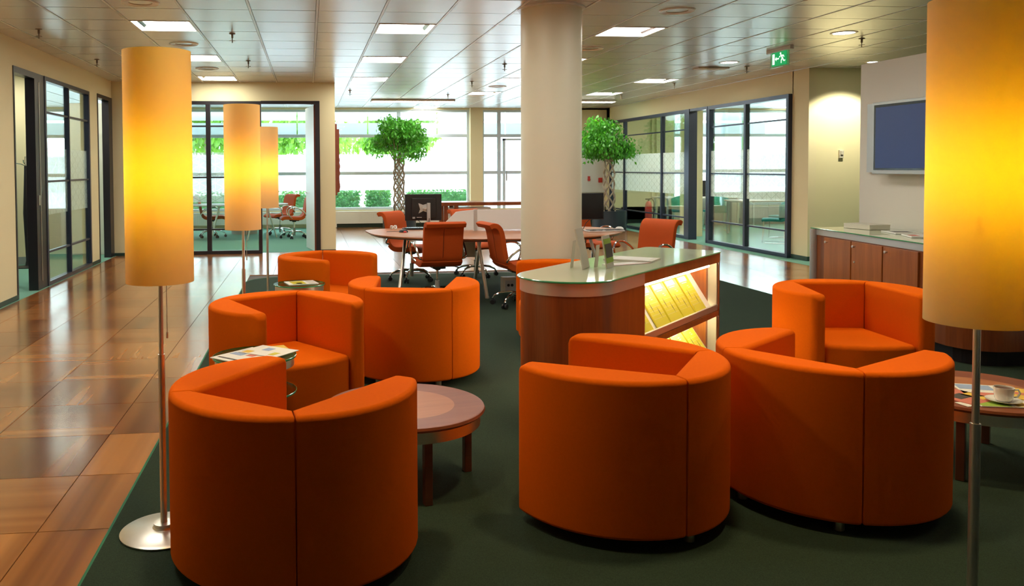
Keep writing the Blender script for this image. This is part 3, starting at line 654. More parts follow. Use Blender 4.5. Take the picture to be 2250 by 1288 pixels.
leaflet('magazine', 'blue and white magazine beside the coffee cup on the right table', 'magazine', (3.20, 3.56, zt), -.4, .20, .26, .005, 'paper', [(-.45, .3, .1, .45, 'print_b'), (-.3, .45, -.4, -.1, 'print_r')])
leaflet('magazine', 'yellow magazine behind the coffee cup on the right table', 'magazine', (3.34, 3.50, zt), -.9, .15, .22, .004, 'print_y', [(-.4, .4, -.1, .1, 'print_r')])
leaflet('leaflet', 'small white card left of the lamp pole on the right coffee table', 'card', (2.985, 3.39, zt), .1, .10, .07, .002, 'paper', [])
leaflet('leaflet', 'green and white leaflet under the cup saucer', 'leaflet', (3.14, 3.37, zt), -.25, .26, .12, .004, 'paper', [(-.48, .0, -.48, .45, 'print_g'), (.1, .3, -.4, .4, 'print_y')])
t = thing('saucer', 'white porcelain saucer under the cup on the right table', 'saucer', (3.145, 3.385, zt+.006))
MB().lathe([(0, 0), (.035, 0), (.07, .010), (.072, .013), (.035, .005), (0, .005)], 40).build('dish', 'porcelain', t, smooth=True)
t = thing('coffee_cup', 'white porcelain coffee cup on a saucer on the right table', 'cup', (3.145, 3.385, zt+.012))
MB().lathe([(0, 0), (.028, 0), (.036, .012), (.041, .062), (.038, .062), (.033, .014), (0, .008)], 40).build('bowl', 'porcelain', t, smooth=True)
MB().tube([(.038, .0, .05), (.058, 0, .052), (.066, 0, .036), (.056, 0, .018), (.036, 0, .016)], .0045, 8).xf(RZ(-.3)).build('handle', 'porcelain', t, smooth=True)
MB().lathe([(0, .055), (.038, .055)], 30).build('coffee', 'wood_d', t)
tag(MB().tube([(3.185, 3.41, .372), (3.215, 3.43, .378), (3.26, 3.45, .377)], .003, 6).build('teaspoon', 'chrome'), 'small spoon lying on the saucer beside the cup', 'spoon')
# ------------------------------------------------------------------ display counter
ct = thing('display_counter', 'cherry wood counter with rounded end, pale green glass top and lit leaflet shelves', 'counter', (1.404, 4.324, .006), PI/4)
Rn = .258; X0 = .42; X1 = 1.76
nose = [(Rn*math.cos(a), Rn*math.sin(a)) for a in [PI/2+PI*k/28 for k in range(29)]]
MB().prism([(X0, Rn)]+nose+[(X0, -Rn)], .06, .772).build('rounded_end', 'wood_r', ct, smooth=True)
MB().prism([(X0, Rn-.03)]+[(p[0]*.88, p[1]*.88) for p in nose]+[(X0, -Rn+.03)], 0, .06).box(X0, X1-.04, -Rn+.03, Rn-.03, 0, .06).build('plinth', 'black', ct)
n2 = [((Rn+.004)*math.cos(a), (Rn+.004)*math.sin(a)) for a in [PI/2+PI*k/28 for k in range(29)]]
MB().prism([(X0, Rn+.004)]+n2+[(X0, -Rn-.004)], .772, .838).build('steel_band', 'alu', ct, smooth=True)
MB().box(X0, X1, -Rn-.002, Rn+.002, .775, .838).build('top_frame', 'wood_c', ct, bevel=.002)
rc = [(X1+.02-.06*(1-math.cos(a)), s_) for a, s_ in []]
n3 = [((Rn+.014)*math.cos(a), (Rn+.014)*math.sin(a)) for a in [PI/2+PI*k/28 for k in range(29)]]
ce_ = [(X1+.015, -Rn+.05), (X1+.01, -Rn+.015), (X1-.02, -Rn-.008), (X1-.06, -Rn-.014)]
top = n3+ce_[::-1]+[(x, -y) for x, y in ce_]
MB().prism(top, .840, .851).build('glass_top', 'ctop', ct)
MB().tube([(x, y, .8455) for x, y in top], .0055, 6, closed=True).build('glass_edge', 'gedge', ct, smooth=True)
MB().box(X1-.022, X1, -Rn, Rn, .06, .775).build('end_panel', 'wood_r', ct, bevel=.002)
MB().box(X1-.075, X1-.024, -Rn+.07, Rn-.07, .10, .775).build('inner_panel', 'wood_c', ct)
for s in (-1, 1): MB().box(X1-.040, X1-.024, *sorted((s*(Rn-.069), s*(Rn-.01))), .10, .775).build('end_strip', 'beigep', ct)
MB().box(X0+.001, X1-.022, -.008, .008, .08, .77).build('centre_board', 'wood_c', ct)
MB().box(X0, X1-.022, -Rn+.004, Rn-.004, .06, .095).build('bottom_board', 'wood_c', ct)
for s in (-1, 1):
    for (zb, zt_) in ((.455, .765), (.125, .40)):
        # sloped board
        q = MB(); L = math.hypot(.20, zt_-zb); ang = math.atan2(.20, zt_-zb)
        mt = T3(0, s*(Rn-.03), zb)@RX(s*ang)
        q.box(X0+.01, X1-.078, -.004, .004, 0, L, mt); q.build('sloped_board', 'white', ct)
        MB().box(X0, X1-.022, *sorted((s*(Rn-.024), s*(Rn-.006))), zb-.012, zb+.028).build('shelf_lip', 'alu', ct, bevel=.002)
    MB().box(X0, X1-.022, *sorted((s*(Rn-.03), s*(Rn-.0))), .405, .440).build('shelf_rail', 'wood_c', ct)
    for z in (.752, .392): MB().cyl(.008, X0+.03, X1-.09, 12).xf(T3(0, s*(Rn-.05), z)@RY(PI/2)).build('light_tube', 'strip', ct)
    MB().box(X0-.0, X0+.012, *sorted((s*(Rn-.26), s*Rn)), .095, .775).build('inner_side', 'wood_c', ct)
# booklets on the sloped boards
ctm = T3(1.404, 4.324, .006)@RZ(PI/4)
def booklet_proto():
    t = thing('booklet', 'x', 'booklet', group='lime booklets in the lit counter')
    MB().box(-.098, .098, -.010, 0, 0, .275).build('cover', 'lime', t)
    MB().box(-.085, .055, -.0112, -.010, .222, .258).box(-.06, .03, -.0112, -.010, .210, .215).build('title_block', 'paper', t)
    r = MB()
    for k in range(5): r.box(-.09, .09, -.0108, -.010, .055+.024*k, .0565+.024*k)
    r.box(.0, .03, -.0108, -.010, .185, .19).box(.01, .04, -.0108, -.010, .172, .178); r.build('fine_print', 'card', t)
    r = MB()
    for x, z, l in ((-.04, .13, .09), (.035, .09, .09)):
        v = [r.b.verts.new(p) for p in [(x-.001, -.0111, z+l/2), (x+.004, -.0111, z), (x+.001, -.0111, z-l/2), (x-.005, -.0111, z)]]; r.b.faces.new(v)
    r.build('graphic', 'print_k', t)
    return t
bp = None
rows = [(.455, [.535, .80, 1.02, 1.235, 1.46], 'upper'), (.125, [.62, .84, 1.10, 1.32, 1.54], 'lower')]
pl = {('upper', 0): 'leftmost, half hidden by the cabinet side', ('upper', 1): 'second from the left', ('upper', 2): 'third from the left, after the white gap', ('upper', 3): 'fourth from the left', ('upper', 4): 'rightmost, by the orange wood panel'}
for zb, xs, nm in rows:
    Lz = .765-.455 if nm == 'upper' else .275
    ang = math.atan2(.20, Lz)
    for i, x in enumerate(xs):
        lab = f'lime booklet on the {nm} lit shelf, '+['leftmost, half hidden', 'second from the left', 'third from the left', 'fourth from the left', 'rightmost by the orange wood'][i]
        mt = ctm@T3(x, -(Rn-.035), zb+.012)@RX(-ang)@T3(0, -.0055, 0)
        if bp is None: bp = booklet_proto(); o = bp
        else: o = dup(bp, (0, 0, 0), 0)
        o['label'] = lab; o.matrix_world = mt; o.location = mt.translation; o.rotation_euler = mt.to_euler()
# on the counter
def card_stand(label, p, rz, h1, w_, tilt, front):
    t = thing('leaflet_stand', label, 'leaflet stand', p, rz)
    MB().box(-w_/2, w_/2, -.004, .004, 0, h1, RX(-tilt)).build('display_card', front, t, bevel=.001)
    MB().box(-.03, .03, -.0015, .0015, 0, h1*.68, T3(0, .085, 0)@RX(tilt*.55)).build('prop', 'card', t)
    return t
card_stand('tall pale folded card stand on the counter, left of the pair', (1.60, 4.60, .858), math.radians(57), .235, .15, .20, 'card')
q = card_stand('card stand with dark green picture leaflet, right of the pair on the counter', (1.745, 4.60, .858), math.radians(52), .19, .13, .16, 'card')
MB().box(-.062, .062, -.0075, -.004, .03, .17, RX(-.16)).build('leaflet_picture', 'print_g', q); MB().box(-.062, .062, -.0085, -.0075, .06, .14, RX(-.16)).build('picture_band', 'print_k', q)
leaflet('magazine', 'open pink grey magazine lying on the counter top', 'magazine', (2.02, 4.95, .857), .9, .21, .30, .012, 'card', [(-.4, .4, -.4, .35, 'paper')])
leaflet('leaflet', 'flat cream leaflet with a red edge in front of the magazine on the counter', 'leaflet', (1.91, 4.76, .857), .35, .30, .10, .004, 'paper', [(-.48, .48, -.5, -.42, 'print_r'), (.2, .45, -.2, .2, 'card')])
# ------------------------------------------------------------------ sideboard
t = thing('sideboard', 'long cherry sideboard with pale green glass top along the white partition', 'sideboard', (0, 0, 0))
fx = lambda y: 4.655+(y-5.72)*.1005
endc = [(4.90+.26*math.cos(a), 5.50+.26*math.sin(a)) for a in [PI+PI/2*k/10 for k in range(11)]]
endr = [(5.20+.24*math.cos(a), 5.48+.24*math.sin(a)) for a in [-PI/2+PI/2*k/10 for k in range(11)]]
def out(o_): # outline grown by o_
    p = [(fx(7.38)-o_, 7.38+o_), (fx(5.5)-.0-o_, 5.5)]
    p += [(4.90+(.26+o_)*math.cos(a), 5.50+(.26+o_)*math.sin(a)) for a in [PI+PI/2*k/10 for k in range(1, 11)]]
    p += [(5.19+(.24+o_)*math.cos(a), 5.48+(.24+o_)*math.sin(a)) for a in [-PI/2+PI/2*k/10 for k in range(11)]]
    p += [(5.435, 7.38+o_)]
    return p
MB().prism(out(0), .12, .785).build('body', 'wood_r', t)
MB().prism(out(-.06), .006, .12).build('plinth', 'black', t)
MB().prism(out(.006), .785, .838).build('steel_band', 'alu', t)
MB().prism(out(.016), .840, .850).build('glass_top', 'ctop', t)
MB().tube([(x, y, .845) for x, y in out(.016)], .005, 6, closed=True).build('glass_edge', 'gedge', t)
MB().cyl(.035, .0, .838, 20, (fx(7.33)-.01, 7.35)).build('corner_post', 'alu', t, smooth=True)
for (ya, yb, ky) in ((6.715, 7.16, 7.10), (6.255, 6.705, 6.655), (5.795, 6.245, 6.19)):
    ym = (ya+yb)/2; a = math.atan2(1, .1005)
    d = MB().box(-(yb-ya)/2+.003, (yb-ya)/2-.003, 0, .018, .13, .775).xf(T3(fx(ym), ym, 0)@RZ(a)).build('door', 'wood_c', t, bevel=.002)
    MB().lathe([(0, 0), (.006, 0), (.006, .012), (.012, .016), (.012, .024), (0, .026)], 16).xf(T3(fx(ky)-.018, ky, .735)@RY(-PI/2)).build('knob', 'steel', d, smooth=True)
    if ky == 6.655: MB().lathe([(0, 0), (.009, 0), (.009, .006), (0, .006)], 16).xf(T3(fx(ky)-.018, ky, .60)@RY(-PI/2)).build('lock', 'steel', d)
t = thing('paper_pack', 'flat beige boxed pack lying on the far end of the sideboard', 'box', (5.17, 7.12, .852), .1)
MB().box(-.10, .12, -.16, .16, 0, .038).build('box', 'card', t, bevel=.002); MB().box(-.102, .122, -.162, .162, .038, .045).build('lid', 'card', t, bevel=.002)
leaflet('magazine', 'open magazine with dark picture on the sideboard near the big lamp', 'magazine', (5.14, 6.62, .852), 1.3, .30, .21, .008, 'paper', [(-.1, .1, -.4, .3, 'print_k'), (.15, .3, -.4, .3, 'print_k'), (-.45, -.15, -.4, .4, 'card')])
leaflet('magazine', 'white magazine at the end of the row on the sideboard beside the lamp shade', 'magazine', (5.02, 6.25, .852), 1.2, .25, .20, .010, 'paper', [(-.3, .2, .1, .4, 'print_r')])
# ------------------------------------------------------------------ television
t = thing('television', 'wall mounted flat television with blue screen and silver frame on the white partition', 'television', (5.455, 6.6, 1.38))
MB().box(-.03, 0, -.55, .87, -.005, .655).build('wall_panel', 'silver', t)
MB().box(-.13, -.03, -.54, .66, -.02, .655).build('casing', 'silver', t, bevel=.006)
MB().box(-.134, -.129, -.51, .632, .018, .628).build('bezel', 'plastic_b', t)
MB().box(-.136, -.133, -.485, .606, .036, .604).build('screen', 'screen', t)
# ------------------------------------------------------------------ desk
def catmull(P, n=6):
    o_ = []; k = len(P)
    for i in range(k):
        p0, p1, p2, p3 = [Vector(P[(i+j-1) % k]) for j in range(4)]
        for s in range(n):
            u = s/n; o_.append(.5*((2*p1)+(-p0+p2)*u+(2*p0-5*p1+4*p2-p3)*u*u+(-p0+3*p1-3*p2+p3)*u**3))
    return [(p.x, p.y) for p in o_]
DC = (2.2, 9.3); HD = .69
dp = catmull([(.68, 9.72), (.78, 9.15), (1.15, 8.74), (1.6, 8.52), (2.2, 8.43), (2.8, 8.48), (3.25, 8.70), (3.58, 9.08), (3.70, 9.5), (3.5, 9.95), (3.0, 10.1), (2.2, 10.12), (1.4, 10.15), (.95, 10.12), (.72, 9.95)])
t = thing('desk', 'large curved wooden workstation desk with white privacy screen left of and behind the column', 'desk', (*DC, 0))
lp = [(x-DC[0], y-DC[1]) for x, y in dp]
MB().prism(lp, HD-.012, HD).build('tabletop', 'wood_i', t); MB().prism([(x*.975, y*.97) for x, y in lp], HD-.034, HD-.012).build('tabletop_edge', 'wood_d', t)
for (x0, y0, x1, y1) in ((1.10, 9.30, .985, 8.98), (1.86, 8.9, 1.94, 8.80), (2.12, 9.95, 2.06, 10.05), (3.2, 9.1, 3.35, 8.95), (3.1, 9.8, 3.3, 10.0)):
    MB().tube([(x0-DC[0], y0-DC[1], HD-.03), (x1-DC[0], y1-DC[1], .006)], [.017, .022], 14).lathe([(0, 0), (.024, 0), (.024, .02), (0, .02)], 14, (x1-DC[0], y1-DC[1], .004)).build('leg', 'steel', t, smooth=True)
def lx(x): return x-DC[0]
q = MB(); zz = [(1.62, .695), (1.74, .935), (2.14, .938), (2.14, .695)]
def screen(P): 
    s = MB(); a = [s.b.verts.new((lx(x), .30-.008, z)) for x, z in P]; b = [s.b.verts.new((lx(x), .30+.008, z)) for x, z in P]
    s.b.faces.new(a); s.b.faces.new(b[::-1]); n = len(P)
    for i in range(n): s.b.faces.new((a[i], a[(i+1) % n], b[(i+1) % n], b[i]))
    return s
screen([(1.60, .70), (1.62, .80), (1.74, .915), (1.80, .925), (1.955, .94), (1.955, .70)]).build('privacy_screen', 'white', t)
screen([(1.995, .70), (1.995, .94), (3.0, .935), (3.12, .80), (3.14, .70)]).build('privacy_screen', 'white', t)
MB().box(lx(1.957), lx(1.993), .285, .315, .69, .945).build('screen_post', 'alu', t)
MB().box(lx(1.66), lx(1.89), -.12, .14, .42, .655).build('under_desk_box', 'beigep', t, bevel=.01)
MB().tube([(lx(1.9), 0, .655), (lx(2.0), -.02, .60), (lx(2.08), -.05, .61), (lx(2.15), -.02, .655)], .006, 6).build('cable', 'plastic', t)
def monitor(label, x, y, rz, silver=True):
    t = thing('computer_monitor', label, 'monitor', (x, y, HD), rz)
    MB().box(-.215, .215, -.012, .022, .135, .445).build('casing', 'plastic', t, bevel=.006)
    MB().box(-.14, .15, -.03, -.012, .17, .40).build('rear_bulge', 'plastic', t, bevel=.008)
    MB().box(-.2, .2, .022, .024, .15, .43).build('screen', 'plastic_b', t)
    MB().box(.035, .075, -.085, -.055, .0, .345).build('pole', 'silver', t, bevel=.004); MB().box(.0, .11, -.12, -.02, 0, .012).build('foot_plate', 'silver', t)
    r = MB(); P = [(-.055, .22), (-.035, .27), (-.055, .34), (.0, .32), (.05, .335), (.04, .28), (.05, .23), (.0, .25)]
    a = [r.b.verts.new((p[0]-.005, -.036, p[1])) for p in P]; b = [r.b.verts.new((p[0]-.005, -.030, p[1])) for p in P]; r.b.faces.new(a); r.b.faces.new(b[::-1])
    for i in range(8): r.b.faces.new((a[i], a[(i+1) % 8], b[(i+1) % 8], b[i]))
    r.box(-.01, .05, -.07, -.036, .27, .295); r.build('mount_plate', 'silver', t)
    MB().tube([(.05, -.03, .2), (.06, -.09, .16), (.05, -.10, .08), (.02, -.05, .01)], .004, 6).tube([(-.06, -.02, .14), (-.02, -.05, .09), (.02, -.04, .02)], .004, 6).build('cable', 'plastic', t)
    MB().box(-.13, -.10, -.0315, -.030, .16, .18).box(-.08, -.02, -.0315, -.030, .17, .178).build('rating_sticker', 'silver', t)
    return t
monitor('black computer monitor seen from behind on the left part of the desk', 1.335, 9.50, -.03)
t = monitor('black computer monitor on the right part of the desk, partly behind the column', 3.245, 9.32, PI+.15)
def keyboard(label, p, rz, dark=False):
    t = thing('keyboard', label, 'keyboard', p, rz)
    MB().box(-.22, .22, -.08, .08, 0, .016).build('body', 'plastic' if dark else 'white', t, bevel=.004)
    r = MB()
    for i in range(15):
        for j in range(5): r.box(-.205+i*.0275, -.182+i*.0275, -.065+j*.026, -.044+j*.026, .016, .023)
    q = r.build('keys', 'plastic' if not dark else 'plastic_b', t); q['kind'] = 'stuff'
    return t
keyboard('white keyboard with black keys on the right end of the desk before the black monitor', (3.42, 9.20, HD+.001), .05)
keyboard('black keyboard left of the rear monitor on the desk', (1.36, 9.92, HD+.001), 0, True)
def mouse(label, p, rz, m_):
    t = thing('computer_mouse', label, 'mouse', p, rz)
    q = MB().lathe([(0, 0), (.9, 0), (1, .15), (.8, .7), (.4, .97), (0, 1)], 24); q.xf(Matrix.Diagonal((.034, .058, .034, 1))); q.build('body', m_, t, smooth=True)
    MB().tube([(0, .055, .008), (.03, .12, .006), (-.02, .2, .006)], .0025, 6).build('cable', m_, t)
mouse('black and red mouse at the left end of the desk', (1.10, 9.50, HD+.001), 1.2, 'plastic')
tag(MB().lathe([(0, 0), (.9, .02), (1, .35), (.7, .8), (0, 1)], 20, mi=0).xf(T3(1.115, 9.47, HD+.001)@Matrix.Diagonal((.022, .03, .017, 1))).build('eraser', 'red', smooth=True), 'small red item beside the black mouse on the desk', 'eraser')
tag(MB().tube([(1.02+.035*math.cos(a), 9.85+.03*math.sin(a), HD+.034+.02*math.sin(2*a)) for a in [k*PI/6 for k in range(12)]], .010, 6, closed=True).build('coiled_cable', 'white', smooth=True), 'small white coiled cable at the left end of the desk', 'cable')
mouse('white mouse behind the keyboard on the right end of the desk', (3.70, 9.45, HD+.001), .6, 'white')
# power box under the desk
t = thing('floor_power_box', 'pale floor power box with sockets under the desk beside the column', 'power box', (2.27, 9.15, .006), .05)
MB().box(-.085, .085, -.05, .05, 0, .185).build('body', 'beigep', t, bevel=.006); MB().box(-.055, .06, -.054, -.05, .02, .15).build('socket_plate', 'silver', t)
for s in (-.02, .022): MB().lathe([(0, 0), (.016, 0), (.016, .003), (0, .003)], 16).xf(T3(s, -.054, .095)@RX(PI/2)).build('socket', 'plastic', t)
# ------------------------------------------------------------------ office chairs
def office_chair(label, cat='office chair'):
    t = thing('office_chair', label, cat)
    raw = [(.27, .385), (.245, .415), (.18, .43), (.05, .42), (-.08, .412), (-.155, .43), (-.205, .49), (-.225, .57), (-.24, .66), (-.255, .75), (-.275, .81), (-.31, .845), (-.355, .85), (-.385, .835)]
    def sm(P, n=3):
        o_ = []
        for i in range(len(P)-1):
            p0, p1, p2, p3 = [Vector(P[min(max(i+j-1, 0), len(P)-1)]) for j in range(4)]
            for s in range(n):
                u = s/n; o_.append(tuple(.5*((2*p1)+(-p0+p2)*u+(2*p0-5*p1+4*p2-p3)*u*u+(-p0+3*p1-3*p2+p3)*u**3)))
        o_.append(P[-1]); return o_
    pr_ = sm(raw); n = len(pr_); k = 18
    MB().ribbon(pr_[:k], -.225, .225, [.045+.02*math.sin(min(1, i/6)*PI/2) for i in range(k)]).build('seat', 'orange2', t, bevel=.016, seg=3)
    MB().ribbon(pr_[k-1:], -.215, .215, .052).build('backrest', 'orange2', t, bevel=.016, seg=3)
    MB().tube([(0, p[0]-.026*(1 if p[1] > .45 else 0)-.0, p[1]+(.0 if p[1] > .45 else .03)) for p in pr_[k:-4]], .0035, 6).build('seam', 'seam', t)
    for s in (-1, 1):
        x = s*.255
        P = [(s*.215, -.20, .475), (x, -.22, .50), (x+s*.01, -.16, .57), (x+s*.02, -.05, .632), (x+s*.02, .06, .638), (x+s*.015, .12, .60), (x+s*.01, .13, .55), (x, .11, .47), (s*.215, .06, .42)]
        Q = []
        for i in range(len(P)-1):
            p0, p1, p2, p3 = [Vector(P[min(max(i+j-1, 0), len(P)-1)]) for j in range(4)]
            for q in range(4):
                u = q/4; Q.append(.5*((2*p1)+(-p0+p2)*u+(2*p0-5*p1+4*p2-p3)*u*u+(-p0+3*p1-3*p2+p3)*u**3))
        Q.append(Vector(P[-1])); MB().tube(Q, .0115, 10).build('arm', 'chrome', t, smooth=True)
    MB().box(-.07, .07, -.10, .10, .355, .395).box(-.03, .03, -.04, .04, .335, .356).build('tilt_mechanism', 'plastic', t, bevel=.01)
    MB().tube([(.05, .02, .37), (.2, .03, .365), (.25, .03, .35)], .006, 6).build('height_lever', 'plastic', t)
    MB().cyl(.014, .20, .34, 16).build('gas_piston', 'chrome', t, smooth=True)
    MB().cyl(.026, .055, .22, 18).build('column_tube', 'grey', t, smooth=True)
    for i in range(5):
        a = i*2*PI/5+.35; P = [(.02, 0, .135), (.10, 0, .140), (.19, 0, .125), (.255, 0, .095), (.275, 0, .065)]
        b = MB().tube(P, [.016, .015, .014, .012, .011], 10).xf(RZ(a)).build('base_arm', 'chrome', t, smooth=True)
        c = MB()
        for s in (-.017, .017): c.lathe([(0, -.009), (.024, -.009), (.024, .009), (0, .009)], 14).xf(Matrix.Identity(4))
        c.b.free(); c = MB(); q = []
        for s in (-.018, .018):
            start = len(c.b.verts); c.lathe([(0, -.009), (.026, -.009), (.028, 0), (.026, .009), (0, .009)], 14); c.b.verts.ensure_lookup_table()
            for v in c.b.verts[start:]: v.co = T3(.275, s, .028)@RX(PI/2)@v.co
        c.box(.262, .288, -.009, .009, .02, .07); c.xf(RZ(a)).build('caster', 'plastic', b)
    return t
oc = office_chair('orange office chair, its back to us, in front of the desk and left monitor'); oc['group'] = 'orange office chairs around the desk'
GP = 'orange office chairs around the desk'
def head(dx, dy): return math.atan2(-dx, dy)      # rotation that turns local +y towards (dx,dy)
oc.location = (1.375, 8.72, .006); oc.rotation_euler = (0, 0, head(-.10, 1))
for x, y, d, l in [(2.16, 8.28, (1, .12), 'orange office chair in side view just left of the column'), (1.30, 10.33, (.75, -.65), 'orange office chair behind the left monitor at the far side of the desk'),
    (2.19, 10.62, (.35, -1), 'orange office chair behind the white privacy screen, only its seat and base visible'), (3.46, 8.20, (-.85, -.5), 'orange office chair right of the column behind the display counter, turned to the left'),
    (3.72, 10.45, (.5, -.9), 'orange office chair behind the right monitor at the far side of the desk')]:
    dup(oc, (x, y, .006 if y < 10.7 else .0), head(*d), l, GP)
# ------------------------------------------------------------------ bench table near the facade
t = thing('long_bench_table', 'long red brown wooden table near the window behind the desk', 'table', (4.1, 17.5, 0))
MB().box(-1.30, 1.3, -.35, .35, .625, .70).build('tabletop', 'wood_r', t, bevel=.004)
for s in (-1.2, -.98, 1.2): 
    for y in (-.3, .3): MB().box(s-.045, s+.045, y-.035, y+.035, 0, .625).build('leg', 'wood_r', t)
MB().box(-1.1, -.2, -.2, .2, .2, .58).build('white_box', 'white', t)
# ------------------------------------------------------------------ potted trees
def leafcloud(n, cx, cz, rx, rz, size, hang=True, seed=1, holes=0.):
    rnd = random.Random(seed); q = MB(); V = q.b.verts; F = q.b.faces
    lobes = [(rnd.uniform(-.62, .62)*rx, rnd.uniform(-.62, .62)*rx, rnd.uniform(-.45, .75)*rz, rnd.uniform(.30, .48)) for _ in range(26)]
    for i in range(n):
        lb = rnd.choice(lobes)
        u, v, w2 = rnd.gauss(0, 1), rnd.gauss(0, 1), rnd.gauss(0, 1); l = math.sqrt(u*u+v*v+w2*w2)+1e-6; rr = (rnd.random()**.45)*lb[3]
        p = Vector((lb[0]+u/l*rr*rx, lb[1]+v/l*rr*rx, cz+lb[2]+w2/l*rr*rz*1.0))
        if p.z < cz-.55*rz+rnd.uniform(-.08, .02): p.z = cz-.5*rz+rnd.uniform(-.25, .2)*rz
        s = size*rnd.uniform(.7, 1.25); a = rnd.uniform(0, 2*PI); tl = rnd.uniform(.3, 1.5) if hang else rnd.uniform(-1.2, 1.2)
        d = Vector((math.cos(a)*math.cos(tl), math.sin(a)*math.cos(tl), -math.sin(tl))); sd = d.cross(Vector((rnd.gauss(0, 1), rnd.gauss(0, 1), rnd.gauss(0, 1)))).normalized()
        F.new([V.new(p), V.new(p+d*s*.45+sd*s*.26), V.new(p+d*s), V.new(p+d*s*.45-sd*s*.26)])
    return q
def ficus(label, x, y, rt_, zc, rx, rz, zt0, zt1, pr_, ph, seed, n=5200):
    t = thing('potted_tree', label, 'potted tree', (x, y, 0), 0)
    MB().lathe([(0, 0), (pr_, 0), (pr_, ph), (pr_-.03, ph), (pr_-.03, ph-.05)], 48).build('planter', 'pot', t, smooth=True)
    MB().lathe([(0, ph-.05), (pr_-.03, ph-.05)], 32).build('soil', 'soil', t)
    for k in range(8):
        sgn = 1 if k % 2 else -1; ph0 = k*PI/4; P = []
        for i in range(41):
            u = i/40; a = ph0+sgn*u*PI*2.2; r_ = rt_*(1-.15*u)+.012*math.sin(9*u*PI+k); P.append((r_*math.cos(a), r_*math.sin(a), zt0+(zt1-zt0)*u))
        MB().tube(P, .017, 7).build('braided_stem', 'bark', t, smooth=True)
    rnd = random.Random(seed+5); b = MB()
    for k in range(26):
        a = rnd.uniform(0, 2*PI); e = rnd.uniform(.2, 1.3); L = rnd.uniform(.5, .9)
        P = [(rt_*.7*math.cos(a), rt_*.7*math.sin(a), zt1-.05), (L*rx*.5*math.cos(a)*math.cos(e), L*rx*.5*math.sin(a)*math.cos(e), zt1+.25+L*rz*.5*math.sin(e)), (L*rx*math.cos(a+.2)*math.cos(e), L*rx*math.sin(a+.2)*math.cos(e), zc-.2*rz+L*rz*math.sin(e)*.9)]
        b.tube(P, [.014, .009, .004], 5)
    q = b.build('branches', 'bark', t); q['kind'] = 'stuff'
    q = leafcloud(n, 0, zc, rx, rz, .088, seed=seed).build('foliage', 'leaf', t); q['kind'] = 'stuff'
    return t
ficus('potted ficus with braided trunk left of the column before the windows', 2.06, 18.6, .125, 2.02, .76, .58, .38, 1.62, .38, .40, 3, 5200)
ficus('potted ficus with braided trunk right of the column before the cream wall', 6.80, 18.0, .125, 1.98, .76, .58, .38, 1.60, .38, .44, 8, 5200)
# ------------------------------------------------------------------ meeting room behind the glass
mc = [(-.30, 17.0, (-.9, -.1), 'orange swivel chair in the meeting room, nearest the open white door'), (-.62, 17.95, (-.75, -.5), 'orange swivel chair in the meeting room, behind the one nearest the door'),
      (-2.02, 17.5, (1, .15), 'orange swivel chair seen through the glass beside the first black mullion'), (-2.75, 17.4, (.8, .2), 'orange swivel chair in the meeting room behind the tall lamp'),
      (-4.1, 16.6, (.9, .2), 'orange swivel chair seen through the left glass wall')]
for x, y, d, l in mc: dup(oc, (x, y, .003), head(*d), l, 'orange chairs in the meeting room')
t = thing('meeting_table', 'thin topped meeting table with splayed steel legs behind the glass', 'table', (-1.62, 16.9, .003))
MB().prism([(-1.0+.45*math.cos(a) if math.cos(a) < 0 else .75+.45*math.cos(a), .5*math.sin(a)) for a in [k*PI/16 for k in range(32)]], .70, .722).build('tabletop', 'grey', t)
for x0, x1, y0 in ((-.15, -.32, -.35), (.55, .40, -.35), (-.9, -1.1, .3), (.75, .95, .3)): MB().tube([(x0, y0*.8, .70), (x1, y0, 0)], [.018, .014], 10).build('leg', 'steel', t, smooth=True)
tag(MB().lathe([(0, 0), (.28, 0), (.30, .30), (.34, .30), (.34, .36), (0, .36)], 40, (-1.42, 18.4, .003)).build('floor_planter', 'grey', smooth=True), 'round grey low planter on the meeting room floor behind the lamp', 'planter')
# coat stand
t = thing('coat_stand', 'dark coat stand with chrome hooks in the doorway at the far left', 'coat stand', (-4.15, 12.62, .003))
MB().lathe([(0, 0), (.20, 0), (.20, .012), (.03, .03), (.018, .10), (.045, .8), (.018, 1.5), (0, 1.5)], 28).build('stem', 'black', t, smooth=True)
for k in range(4):
    a = k*PI/2+.2; MB().tube([(0, 0, 1.5), (.06*math.cos(a), .06*math.sin(a), 1.53), (.20*math.cos(a), .20*math.sin(a), 1.55), (.225*math.cos(a), .225*math.sin(a), 1.585)], .008, 8).build('hook', 'chrome', t)
MB().cyl(.012, 1.5, 1.64, 12).build('finial', 'chrome', t)
t = thing('filing_cabinet', 'dark grey cabinet behind the lower part of the left glass wall', 'cabinet', (-4.75, 15.6, .003)); MB().box(-.45, .3, -.25, .25, 0, .72).build('body', 'grey', t, bevel=.005)
for k in range(3): MB().box(-.43, .28, -.262, -.25, .03+.23*k, .24+.23*k).build('drawer', 'grey', t)
